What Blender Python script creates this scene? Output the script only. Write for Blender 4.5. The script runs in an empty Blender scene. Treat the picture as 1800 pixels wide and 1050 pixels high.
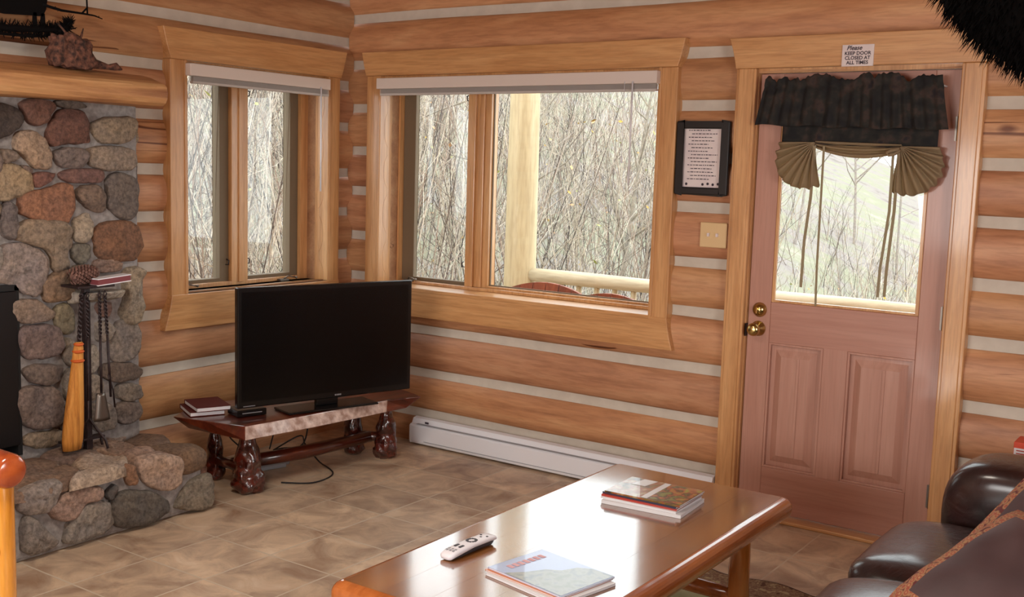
import bpy, bmesh, math, random
from math import sin, cos, pi, radians, sqrt
from mathutils import Vector, Matrix, Euler, noise

# ------------------------------------------------------------------ camera, sky, lights, exposure
SC = bpy.context.scene
COL = SC.collection
cd = bpy.data.cameras.new('camera'); cam = bpy.data.objects.new('camera', cd); COL.objects.link(cam)
cd.sensor_fit = 'HORIZONTAL'; cd.sensor_width = 36.0; cd.lens = 36.0 * 1907.0 / 1800.0
cd.clip_start = 0.05; cd.clip_end = 400
yaw, pit, rol = radians(-34.72), radians(6.92), radians(1.73)
F = Vector((sin(yaw) * cos(pit), cos(yaw) * cos(pit), -sin(pit)))
Rr = Vector((cos(yaw), -sin(yaw), 0)); Uu = Rr.cross(F)
R2 = Rr * cos(rol) + Uu * sin(rol); U2 = -Rr * sin(rol) + Uu * cos(rol)
cam.matrix_world = Matrix.Translation((4.462, -4.728, 1.589)) @ Matrix((R2, U2, -F)).transposed().to_4x4()
SC.camera = cam
SC.view_settings.view_transform = 'Standard'; SC.view_settings.look = 'None'
SC.view_settings.exposure = -0.08; SC.view_settings.gamma = 1.0; SC.view_settings.use_curve_mapping = False

wd = bpy.data.worlds.new('overcast_sky'); SC.world = wd; wd.use_nodes = True
bg = wd.node_tree.nodes['Background']; bg.inputs[0].default_value = (0.93, 0.97, 1.0, 1); bg.inputs[1].default_value = 5.2

def area(name, loc, direction, sx, sy, power, col):
    l = bpy.data.lights.new(name, 'AREA'); l.shape = 'RECTANGLE'; l.size = sx; l.size_y = sy
    l.energy = power; l.color = col
    o = bpy.data.objects.new(name, l); COL.objects.link(o); o.location = loc
    o.rotation_euler = Vector(direction).to_track_quat('-Z', 'Z').to_euler()
    return o
# added area lamps inside the room, in place of daylight from assumed, unseen windows
area('added_front_fill', (2.6, -7.3, 1.35), (0, 1, -0.5), 2.5, 1.2, 132, (1.0, 0.95, 0.90))
area('added_right_fill', (6.5, -3.2, 1.35), (-1, 0.1, -0.5), 2.1, 1.2, 84, (1.0, 0.95, 0.90))
# added downward fill light, brightens floor and lower walls; no fixture hangs there
area('added_overhead_fill', (2.3, -3.3, 2.85), (0, 0.05, -1), 0.6, 0.6, 62, (1.0, 0.90, 0.78))

# ------------------------------------------------------------------ materials
def lin(c):
    return tuple(((v / 255) / 12.92 if v / 255 <= 0.04045 else (((v / 255) + 0.055) / 1.055) ** 2.4) for v in c) + (1.0,)
def newmat(name):
    m = bpy.data.materials.new(name); m.use_nodes = True
    nt = m.node_tree; b = nt.nodes['Principled BSDF']; return m, nt, b
def N(nt, t, **k):
    n = nt.nodes.new(t)
    for a, v in k.items():
        if a in n.inputs: n.inputs[a].default_value = v
        else: setattr(n, a, v)
    return n
def ramp(nt, stops, interp='LINEAR'):
    r = nt.nodes.new('ShaderNodeValToRGB'); r.color_ramp.interpolation = interp
    e = r.color_ramp.elements
    while len(e) < len(stops): e.new(0.5)
    for i, (p, c) in enumerate(stops): e[i].position = p; e[i].color = c
    return r
def plain(name, c, rough=0.5, metal=0.0, coat=0.0, spec=0.5):
    m, nt, b = newmat(name)
    b.inputs['Base Color'].default_value = lin(c); b.inputs['Roughness'].default_value = rough
    b.inputs['Metallic'].default_value = metal; b.inputs['Coat Weight'].default_value = coat
    b.inputs['Specular IOR Level'].default_value = spec
    return m
def mapped(nt, scale, rot=(0, 0, 0)):
    tc = N(nt, 'ShaderNodeTexCoord'); mp = N(nt, 'ShaderNodeMapping')
    mp.inputs['Scale'].default_value = scale; mp.inputs['Rotation'].default_value = rot
    nt.links.new(tc.outputs['Object'], mp.inputs['Vector']); return mp
def speckle(name, c1, c2, scale=30, rough=0.8, bump=0.2, coat=0.0, detail=6, metal=0.0, spec=0.5):
    m, nt, b = newmat(name)
    mp = mapped(nt, (1, 1, 1)); n = N(nt, 'ShaderNodeTexNoise'); n.inputs['Scale'].default_value = scale; n.inputs['Detail'].default_value = detail
    nt.links.new(mp.outputs[0], n.inputs['Vector'])
    r = ramp(nt, [(0.35, lin(c1)), (0.68, lin(c2))]); nt.links.new(n.outputs['Fac'], r.inputs['Fac'])
    nt.links.new(r.outputs['Color'], b.inputs['Base Color'])
    b.inputs['Roughness'].default_value = rough; b.inputs['Coat Weight'].default_value = coat; b.inputs['Metallic'].default_value = metal
    b.inputs['Specular IOR Level'].default_value = spec
    if bump:
        bp = N(nt, 'ShaderNodeBump'); bp.inputs['Strength'].default_value = bump; bp.inputs['Distance'].default_value = 0.01
        nt.links.new(n.outputs['Fac'], bp.inputs['Height']); nt.links.new(bp.outputs[0], b.inputs['Normal'])
    return m
def wood(name, c1, c2, c3, axis='X', scale=14, stretch=0.06, rough=0.45, coat=0.0, coat_rough=0.1, bump=0.15, tint=False, cracks=0.0, knots=0.0, pores=0.5, kflat=None):
    """grain running along `axis`; c1 dark grain, c2 middle, c3 light"""
    m, nt, b = newmat(name)
    s = [1, 1, 1]; s['XYZ'.index(axis)] = stretch
    mp = mapped(nt, tuple(s))
    n = N(nt, 'ShaderNodeTexNoise'); n.inputs['Scale'].default_value = scale; n.inputs['Detail'].default_value = 8; n.inputs['Roughness'].default_value = 0.62; n.inputs['Distortion'].default_value = 0.6
    nt.links.new(mp.outputs[0], n.inputs['Vector'])
    r = ramp(nt, [(0.3, lin(c1)), (0.5, lin(c2)), (0.72, lin(c3))]); nt.links.new(n.outputs['Fac'], r.inputs['Fac'])
    col = r.outputs['Color']
    # fine dark pores
    n2 = N(nt, 'ShaderNodeTexNoise'); n2.inputs['Scale'].default_value = scale * 7; n2.inputs['Detail'].default_value = 3
    nt.links.new(mp.outputs[0], n2.inputs['Vector'])
    r2 = ramp(nt, [(0.38, (0.72, 0.68, 0.64, 1)), (0.55, (1, 1, 1, 1))]); nt.links.new(n2.outputs['Fac'], r2.inputs['Fac'])
    mx = N(nt, 'ShaderNodeMix', data_type='RGBA', blend_type='MULTIPLY'); mx.inputs[0].default_value = pores
    nt.links.new(col, mx.inputs[6]); nt.links.new(r2.outputs['Color'], mx.inputs[7]); col = mx.outputs[2]
    if knots:
        k = [1, 1, 1]; k['XYZ'.index(axis)] = 0.5
        if kflat: k['XYZ'.index(kflat)] = 0.0
        mk = mapped(nt, tuple(k)); v = N(nt, 'ShaderNodeTexVoronoi'); v.inputs['Scale'].default_value = knots
        nt.links.new(mk.outputs[0], v.inputs['Vector'])
        rk = ramp(nt, [(0.0, lin((70, 36, 22))), (0.030, lin((130, 76, 48))), (0.065, (1, 1, 1, 1))]); nt.links.new(v.outputs['Distance'], rk.inputs['Fac'])
        m3 = N(nt, 'ShaderNodeMix', data_type='RGBA', blend_type='MULTIPLY'); m3.inputs[0].default_value = 0.8
        nt.links.new(col, m3.inputs[6]); nt.links.new(rk.outputs['Color'], m3.inputs[7]); col = m3.outputs[2]
    if cracks:
        cs = [1, 1, 1]; cs['XYZ'.index(axis)] = 0.045
        mc = mapped(nt, tuple(cs)); nc = N(nt, 'ShaderNodeTexNoise'); nc.inputs['Scale'].default_value = 11; nc.inputs['Detail'].default_value = 2; nc.inputs['Distortion'].default_value = 0.25
        nt.links.new(mc.outputs[0], nc.inputs['Vector'])
        ms = N(nt, 'ShaderNodeMath', operation='SUBTRACT'); ms.inputs[1].default_value = 0.5; nt.links.new(nc.outputs['Fac'], ms.inputs[0])
        ab = N(nt, 'ShaderNodeMath', operation='ABSOLUTE'); nt.links.new(ms.outputs[0], ab.inputs[0])
        na = N(nt, 'ShaderNodeTexNoise'); na.inputs['Scale'].default_value = 3.1; nt.links.new(mp.outputs[0], na.inputs['Vector'])
        ra = ramp(nt, [(0.55, (1, 1, 1, 1)), (0.64, (0, 0, 0, 1))]); nt.links.new(na.outputs['Fac'], ra.inputs['Fac'])
        ad = N(nt, 'ShaderNodeMath', operation='ADD'); nt.links.new(ab.outputs[0], ad.inputs[0]); nt.links.new(ra.outputs['Color'], ad.inputs[1])
        rc = ramp(nt, [(0.0, (0.22, 0.13, 0.09, 1)), (0.013 * cracks, (0.45, 0.33, 0.26, 1)), (0.026 * cracks, (1, 1, 1, 1))]); nt.links.new(ad.outputs[0], rc.inputs['Fac'])
        m4 = N(nt, 'ShaderNodeMix', data_type='RGBA', blend_type='MULTIPLY'); m4.inputs[0].default_value = 1.0
        nt.links.new(col, m4.inputs[6]); nt.links.new(rc.outputs['Color'], m4.inputs[7]); col = m4.outputs[2]
    if tint:
        at = N(nt, 'ShaderNodeAttribute', attribute_name='tint')
        m5 = N(nt, 'ShaderNodeMix', data_type='RGBA', blend_type='MULTIPLY'); m5.inputs[0].default_value = 1.0
        nt.links.new(col, m5.inputs[6]); nt.links.new(at.outputs['Color'], m5.inputs[7]); col = m5.outputs[2]
    nt.links.new(col, b.inputs['Base Color'])
    b.inputs['Roughness'].default_value = rough; b.inputs['Coat Weight'].default_value = coat; b.inputs['Coat Roughness'].default_value = coat_rough
    if bump:
        bp = N(nt, 'ShaderNodeBump'); bp.inputs['Strength'].default_value = bump; bp.inputs['Distance'].default_value = 0.006
        nt.links.new(n.outputs['Fac'], bp.inputs['Height']); nt.links.new(bp.outputs[0], b.inputs['Normal'])
    return m
def tinted(name, scale=40, amt=0.35, rough=0.85, bump=0.4, dist=0.01):
    """vertex colour 'tint' varied by procedural noise (stones, twigs)"""
    m, nt, b = newmat(name)
    at = N(nt, 'ShaderNodeAttribute', attribute_name='tint')
    mp = mapped(nt, (1, 1, 1)); n = N(nt, 'ShaderNodeTexNoise'); n.inputs['Scale'].default_value = scale; n.inputs['Detail'].default_value = 8; n.inputs['Roughness'].default_value = 0.65
    nt.links.new(mp.outputs[0], n.inputs['Vector'])
    lo = 1 - amt; hi = 1 + amt * 0.6
    r = ramp(nt, [(0.34, (lo, lo, lo, 1)), (0.66, (hi, hi, hi, 1))]); nt.links.new(n.outputs['Fac'], r.inputs['Fac'])
    mx = N(nt, 'ShaderNodeMix', data_type='RGBA', blend_type='MULTIPLY'); mx.inputs[0].default_value = 1.0
    nt.links.new(at.outputs['Color'], mx.inputs[6]); nt.links.new(r.outputs['Color'], mx.inputs[7])
    n2 = N(nt, 'ShaderNodeTexNoise'); n2.inputs['Scale'].default_value = 9; n2.inputs['Detail'].default_value = 4; nt.links.new(mp.outputs[0], n2.inputs['Vector'])
    r2 = ramp(nt, [(0.35, (0.86, 0.84, 0.88, 1)), (0.65, (1.12, 1.04, 0.95, 1))]); nt.links.new(n2.outputs['Fac'], r2.inputs['Fac'])
    m2 = N(nt, 'ShaderNodeMix', data_type='RGBA', blend_type='MULTIPLY'); m2.inputs[0].default_value = 0.9
    nt.links.new(mx.outputs[2], m2.inputs[6]); nt.links.new(r2.outputs['Color'], m2.inputs[7])
    nt.links.new(m2.outputs[2], b.inputs['Base Color']); b.inputs['Roughness'].default_value = rough
    if bump:
        bp = N(nt, 'ShaderNodeBump'); bp.inputs['Strength'].default_value = bump; bp.inputs['Distance'].default_value = dist
        nt.links.new(n.outputs['Fac'], bp.inputs['Height']); nt.links.new(bp.outputs[0], b.inputs['Normal'])
    return m

M = {}
logc = ((158, 108, 74), (188, 136, 96), (204, 158, 116))
M['log_x'] = wood('peeled_log_x', *logc, axis='X', scale=11, stretch=0.12, rough=0.5, bump=0.3, tint=True, cracks=1.0, knots=2.6, kflat='Y')
M['log_y'] = wood('peeled_log_y', *logc, axis='Y', scale=11, stretch=0.12, rough=0.5, bump=0.3, tint=True, cracks=1.0, knots=2.6, kflat='X')
M['chink'] = speckle('grey_chinking', (190, 180, 166), (200, 190, 176), 14, 0.9, 0.08)
trimc = ((178, 124, 74), (200, 148, 96), (214, 166, 114))
M['trim_x'] = wood('oak_trim_x', *trimc, axis='X', scale=16, stretch=0.07, rough=0.35, coat=0.35)
M['trim_y'] = wood('oak_trim_y', *trimc, axis='Y', scale=16, stretch=0.07, rough=0.35, coat=0.35)
M['trim_z'] = wood('oak_trim_z', *trimc, axis='Z', scale=16, stretch=0.07, rough=0.35, coat=0.35)
M['sash'] = plain('bronze_sash', (112, 94, 72), 0.75)
M['fir_z'] = wood('fir_door_z', (172, 122, 104), (178, 130, 112), (186, 140, 122), axis='Z', scale=14, stretch=0.05, rough=0.42, coat=0.2, pores=0.25)
M['fir_x'] = wood('fir_door_x', (166, 114, 96), (174, 124, 106), (182, 134, 116), axis='X', scale=14, stretch=0.05, rough=0.42, coat=0.2, pores=0.25)
M['blind'] = plain('pale_vinyl', (214, 200, 190), 0.5)
M['blind2'] = plain('grey_vinyl', (186, 178, 172), 0.5)
M['brass'] = plain('brass', (200, 176, 118), 0.22, 1.0)
M['steel'] = plain('hinge_steel', (120, 112, 104), 0.35, 0.9)
M['black'] = plain('black_paint', (14, 14, 17), 0.35)
M['white'] = plain('white_enamel', (224, 224, 228), 0.45)
M['ivory'] = plain('ivory_plastic', (212, 180, 132), 0.45)
M['paper'] = speckle('paper', (214, 200, 200), (226, 214, 210), 12, 0.9, 0)
M['ink'] = plain('ink', (60, 50, 60), 0.8)
M['mortar'] = speckle('mortar', (128, 122, 120), (158, 152, 148), 40, 0.95, 0.4)
M['stone'] = tinted('river_stone', 60, 0.50, 0.88, 0.7, 0.010)
M['firebox'] = plain('firebox_black', (6, 6, 8), 0.6)
M['iron'] = speckle('wrought_iron', (38, 28, 30), (58, 44, 44), 60, 0.45, 0.15, metal=0.4)
M['straw'] = wood('broom_straw', (150, 90, 30), (206, 136, 54), (228, 168, 84), axis='Z', scale=60, stretch=0.04, rough=0.7)
M['straw_red'] = plain('orange_binding', (200, 92, 30), 0.6)
M['cone'] = speckle('pinecone_brown', (74, 46, 40), (132, 96, 84), 60, 0.8, 0.2)
M['red'] = plain('matchbox_red', (120, 56, 60), 0.7)
M['plank'] = wood('pine_mantel', (140, 90, 60), (190, 140, 92), (214, 170, 118), axis='Y', scale=10, stretch=0.10, rough=0.6, bump=0.4, cracks=1.4, knots=3.4)
M['bark'] = speckle('bark', (48, 32, 28), (128, 84, 66), 46, 0.9, 1.0)
M['metalart'] = plain('dark_metal', (10, 8, 9), 0.85, 0.0, spec=0.15)
M['screen'] = plain('tv_screen', (4, 4, 5), 0.22, 0, 0.0, 0.35)
M['bezel'] = plain('tv_bezel', (9, 9, 10), 0.25)
M['book_red'] = plain('dark_red_cloth', (86, 30, 26), 0.7, spec=0.2)
M['redwood'] = wood('dark_red_varnished_wood', (48, 18, 10), (92, 36, 20), (140, 66, 34), axis='Y', scale=12, stretch=0.1, rough=0.3, coat=0.7, coat_rough=0.08)
M['live_edge'] = speckle('pale_live_edge', (150, 120, 106), (214, 192, 182), 26, 0.3, 0.6, coat=0.5)
M['burl'] = speckle('dark_red_burl', (34, 12, 9), (96, 34, 22), 30, 0.22, 0.5, coat=0.9)
M['tabletop'] = wood('varnished_pine_y', (96, 56, 24), (128, 78, 34), (150, 98, 46), axis='Y', scale=7, stretch=0.09, rough=0.24, coat=1.0, coat_rough=0.11, bump=0.14)
M['tabletop'].node_tree.nodes['Principled BSDF'].inputs['Coat IOR'].default_value = 1.8
M['table_edge'] = wood('varnished_pine_edge', (132, 66, 28), (162, 88, 40), (184, 110, 56), axis='Y', scale=7, stretch=0.12, rough=0.25, coat=0.9, coat_rough=0.08, bump=0.1)
M['table_leg'] = wood('varnished_pine_leg', (140, 74, 26), (176, 104, 44), (198, 128, 60), axis='Z', scale=9, stretch=0.12, rough=0.25, coat=0.8, coat_rough=0.08, bump=0.1)
M['yellow_pine'] = wood('yellow_varnished_pine', (196, 120, 34), (228, 158, 62), (240, 184, 96), axis='Z', scale=9, stretch=0.1, rough=0.22, coat=0.8, coat_rough=0.08, bump=0.1)
M['orange_end'] = speckle('red_brown_log_end', (140, 52, 20), (184, 92, 46), 14, 0.2, 0.1, coat=0.8)
M['outlog'] = wood('pale_porch_log_z', (170, 148, 112), (190, 170, 132), (204, 186, 154), axis='Z', scale=8, stretch=0.12, rough=0.6, knots=3.0)
M['outlog_x'] = wood('pale_porch_log_x', (176, 158, 128), (196, 180, 150), (208, 194, 168), axis='X', scale=8, stretch=0.12, rough=0.6)
M['chairback'] = wood('rust_stained_wood', (110, 52, 30), (146, 74, 46), (166, 92, 60), axis='Z', scale=12, stretch=0.1, rough=0.6)
M['deck'] = wood('deck_board', (150, 128, 104), (176, 154, 128), (196, 176, 150), axis='X', scale=12, stretch=0.1, rough=0.7)
M['twig'] = tinted('bare_twigs', 20, 0.3, 0.9, 0)
M['strap'] = plain('khaki_tape', (146, 132, 104), 0.9)
M['cable'] = plain('black_cable', (16, 14, 16), 0.5)
M['grey_plastic'] = plain('grey_plastic', (150, 152, 156), 0.5)
M['silver'] = plain('silver_letters', (170, 172, 178), 0.3, 0.6)
M['remote_white'] = plain('white_remote_plastic', (222, 220, 226), 0.4)
M['dark_button'] = plain('dark_buttons', (46, 44, 50), 0.5)
M['ceiling'] = wood('ceiling_pine', (130, 84, 52), (156, 106, 68), (170, 120, 80), axis='X', scale=10, stretch=0.1, rough=0.6)
M['wallplain'] = speckle('plain_pine_wall', (188, 128, 84), (206, 148, 100), 6, 0.6, 0.1)
M['fur'] = plain('black_fur', (7, 6, 6), 0.95, spec=0.08)

# leather
def leather():
    m, nt, b = newmat('dark_brown_leather')
    mp = mapped(nt, (1, 1, 1)); n = N(nt, 'ShaderNodeTexNoise'); n.inputs['Scale'].default_value = 5; n.inputs['Detail'].default_value = 3; nt.links.new(mp.outputs[0], n.inputs['Vector'])
    r = ramp(nt, [(0.35, lin((30, 17, 17))), (0.7, lin((58, 26, 22)))]); nt.links.new(n.outputs['Fac'], r.inputs['Fac']); nt.links.new(r.outputs['Color'], b.inputs['Base Color'])
    w = N(nt, 'ShaderNodeTexNoise'); w.inputs['Scale'].default_value = 16; w.inputs['Detail'].default_value = 5; w.inputs['Distortion'].default_value = 1.2; nt.links.new(mp.outputs[0], w.inputs['Vector'])
    bp = N(nt, 'ShaderNodeBump'); bp.inputs['Strength'].default_value = 0.35; bp.inputs['Distance'].default_value = 0.02
    nt.links.new(w.outputs['Fac'], bp.inputs['Height']); nt.links.new(bp.outputs[0], b.inputs['Normal'])
    b.inputs['Roughness'].default_value = 0.6; b.inputs['Specular IOR Level'].default_value = 0.2; b.inputs['Coat Weight'].default_value = 0.8; b.inputs['Coat Roughness'].default_value = 0.20
    return m
M['leather'] = leather()
def floral():
    m, nt, b = newmat('red_gold_paisley')
    mp = mapped(nt, (1, 1, 1)); v = N(nt, 'ShaderNodeTexVoronoi'); v.inputs['Scale'].default_value = 60; nt.links.new(mp.outputs[0], v.inputs['Vector'])
    r = ramp(nt, [(0.0, lin((190, 160, 112))), (0.35, lin((150, 66, 54))), (0.55, lin((170, 130, 92))), (0.8, lin((100, 44, 44)))], 'LINEAR'); nt.links.new(v.outputs['Distance'], r.inputs['Fac'])
    nt.links.new(r.outputs['Color'], b.inputs['Base Color']); b.inputs['Roughness'].default_value = 0.85
    return m
M['floral'] = floral()
M['pillow'] = speckle('taupe_satin', (72, 54, 56), (96, 74, 76), 4, 0.55, 0.2)
def valance_mat():
    m, nt, b = newmat('dark_wildlife_print')
    mp = mapped(nt, (1, 1, 1)); v = N(nt, 'ShaderNodeTexNoise'); v.inputs['Scale'].default_value = 16; v.inputs['Detail'].default_value = 3; nt.links.new(mp.outputs[0], v.inputs['Vector'])
    r = ramp(nt, [(0.38, lin((20, 18, 20))), (0.52, lin((34, 32, 28))), (0.62, lin((58, 44, 38))), (0.72, lin((30, 26, 30)))]); nt.links.new(v.outputs['Fac'], r.inputs['Fac'])
    nt.links.new(r.outputs['Color'], b.inputs['Base Color']); b.inputs['Roughness'].default_value = 0.9
    return m
M['valance'] = valance_mat()
def khaki():
    m, nt, b = newmat('khaki_striped_cloth')
    b.inputs['Base Color'].default_value = lin((160, 138, 108)); b.inputs['Roughness'].default_value = 0.9
    tr = N(nt, 'ShaderNodeBsdfTranslucent'); tr.inputs[0].default_value = lin((176, 156, 118))
    mx = N(nt, 'ShaderNodeMixShader'); mx.inputs[0].default_value = 0.35
    out = nt.nodes['Material Output']
    nt.links.new(b.outputs[0], mx.inputs[1]); nt.links.new(tr.outputs[0], mx.inputs[2]); nt.links.new(mx.outputs[0], out.inputs[0])
    return m
M['khaki'] = khaki()
def glass():
    m = bpy.data.materials.new('window_glass'); m.use_nodes = True; nt = m.node_tree; nt.nodes.clear()
    t = N(nt, 'ShaderNodeBsdfTransparent'); t.inputs[0].default_value = (0.93, 0.95, 0.94, 1)
    g = N(nt, 'ShaderNodeBsdfGlossy'); g.inputs['Roughness'].default_value = 0.02
    lw = N(nt, 'ShaderNodeLayerWeight'); lw.inputs['Blend'].default_value = 0.5
    pw = N(nt, 'ShaderNodeMath', operation='POWER'); pw.inputs[1].default_value = 5.0; nt.links.new(lw.outputs['Facing'], pw.inputs[0])
    fr = N(nt, 'ShaderNodeMath', operation='MULTIPLY_ADD'); fr.inputs[1].default_value = 0.9; fr.inputs[2].default_value = 0.035; nt.links.new(pw.outputs[0], fr.inputs[0])
    mx = N(nt, 'ShaderNodeMixShader'); out = N(nt, 'ShaderNodeOutputMaterial')
    nt.links.new(fr.outputs[0], mx.inputs[0]); nt.links.new(t.outputs[0], mx.inputs[1]); nt.links.new(g.outputs[0], mx.inputs[2]); nt.links.new(mx.outputs[0], out.inputs[0])
    return m
M['glass'] = glass()
def tiles():
    m, nt, b = newmat('slate_look_floor_tile')
    mp = mapped(nt, (1, 1, 1)); br = N(nt, 'ShaderNodeTexBrick'); br.offset = 0.0; br.squash = 1.0
    br.inputs['Scale'].default_value = 1.0; br.inputs['Brick Width'].default_value = 0.335; br.inputs['Row Height'].default_value = 0.335
    br.inputs['Mortar Size'].default_value = 0.005; br.inputs['Mortar Smooth'].default_value = 0.4; br.inputs['Bias'].default_value = 0.0
    br.inputs['Color1'].default_value = (0.80, 0.76, 0.74, 1); br.inputs['Color2'].default_value = (1.12, 1.10, 1.06, 1); br.inputs['Mortar'].default_value = (0.98, 0.98, 0.95, 1)
    mp.inputs['Location'].default_value = (0.065, -0.22, 0)
    nt.links.new(mp.outputs[0], br.inputs['Vector'])
    n = N(nt, 'ShaderNodeTexNoise'); n.inputs['Scale'].default_value = 5.5; n.inputs['Detail'].default_value = 9; n.inputs['Roughness'].default_value = 0.6; n.inputs['Distortion'].default_value = 0.7; nt.links.new(mp.outputs[0], n.inputs['Vector'])
    r = ramp(nt, [(0.28, lin((150, 118, 92))), (0.45, lin((180, 158, 136))), (0.58, lin((208, 184, 156))), (0.75, lin((224, 206, 184)))]); nt.links.new(n.outputs['Fac'], r.inputs['Fac'])
    mx = N(nt, 'ShaderNodeMix', data_type='RGBA', blend_type='MULTIPLY'); mx.inputs[0].default_value = 1.0
    nt.links.new(r.outputs['Color'], mx.inputs[6]); nt.links.new(br.outputs['Color'], mx.inputs[7])
    m2 = N(nt, 'ShaderNodeMix', data_type='RGBA'); nt.links.new(br.outputs['Fac'], m2.inputs[0]); nt.links.new(mx.outputs[2], m2.inputs[6]); m2.inputs[7].default_value = lin((198, 182, 160))
    nt.links.new(m2.outputs[2], b.inputs['Base Color']); b.inputs['Roughness'].default_value = 0.42
    bp = N(nt, 'ShaderNodeBump'); bp.inputs['Strength'].default_value = 0.3; bp.inputs['Distance'].default_value = 0.004
    sb = N(nt, 'ShaderNodeMath', operation='SUBTRACT'); nt.links.new(n.outputs['Fac'], sb.inputs[0]); nt.links.new(br.outputs['Fac'], sb.inputs[1])
    nt.links.new(sb.outputs[0], bp.inputs['Height']); nt.links.new(bp.outputs[0], b.inputs['Normal'])
    return m
M['tile'] = tiles()
def ground():
    m, nt, b = newmat('leaf_litter_hillside')
    mp = mapped(nt, (1, 1, 1)); n = N(nt, 'ShaderNodeTexNoise'); n.inputs['Scale'].default_value = 0.6; n.inputs['Detail'].default_value = 12; n.inputs['Roughness'].default_value = 0.75; nt.links.new(mp.outputs[0], n.inputs['Vector'])
    r = ramp(nt, [(0.3, lin((100, 92, 86))), (0.45, lin((140, 132, 128))), (0.56, lin((134, 134, 114))), (0.7, lin((160, 152, 142)))]); nt.links.new(n.outputs['Fac'], r.inputs['Fac'])
    nt.links.new(r.outputs['Color'], b.inputs['Base Color']); b.inputs['Roughness'].default_value = 1.0; b.inputs['Specular IOR Level'].default_value = 0.0
    return m
M['ground'] = ground()
def cover(name, cols, scale):
    m, nt, b = newmat(name)
    mp = mapped(nt, (1, 1, 1)); n = N(nt, 'ShaderNodeTexNoise'); n.inputs['Scale'].default_value = scale; n.inputs['Detail'].default_value = 3; nt.links.new(mp.outputs[0], n.inputs['Vector'])
    k = len(cols); r = ramp(nt, [(0.35 + 0.3 * i / max(1, k - 1), lin(c)) for i, c in enumerate(cols)]); nt.links.new(n.outputs['Fac'], r.inputs['Fac'])
    nt.links.new(r.outputs['Color'], b.inputs['Base Color']); b.inputs['Roughness'].default_value = 0.3; b.inputs['Coat Weight'].default_value = 0.4
    return m
M['rug_field'] = cover('rug_field', [(150, 150, 110), (176, 168, 130)], 9); M['rug_field'].node_tree.nodes['Principled BSDF'].inputs['Coat Weight'].default_value = 0; M['rug_field'].node_tree.nodes['Principled BSDF'].inputs['Roughness'].default_value = 1
M['rug_border'] = cover('rug_border', [(96, 60, 44), (150, 124, 92), (120, 84, 64), (176, 156, 118)], 30); M['rug_border'].node_tree.nodes['Principled BSDF'].inputs['Coat Weight'].default_value = 0; M['rug_border'].node_tree.nodes['Principled BSDF'].inputs['Roughness'].default_value = 1
M['rug_line'] = plain('rug_dark_line', (74, 44, 34), 1.0)

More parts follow.
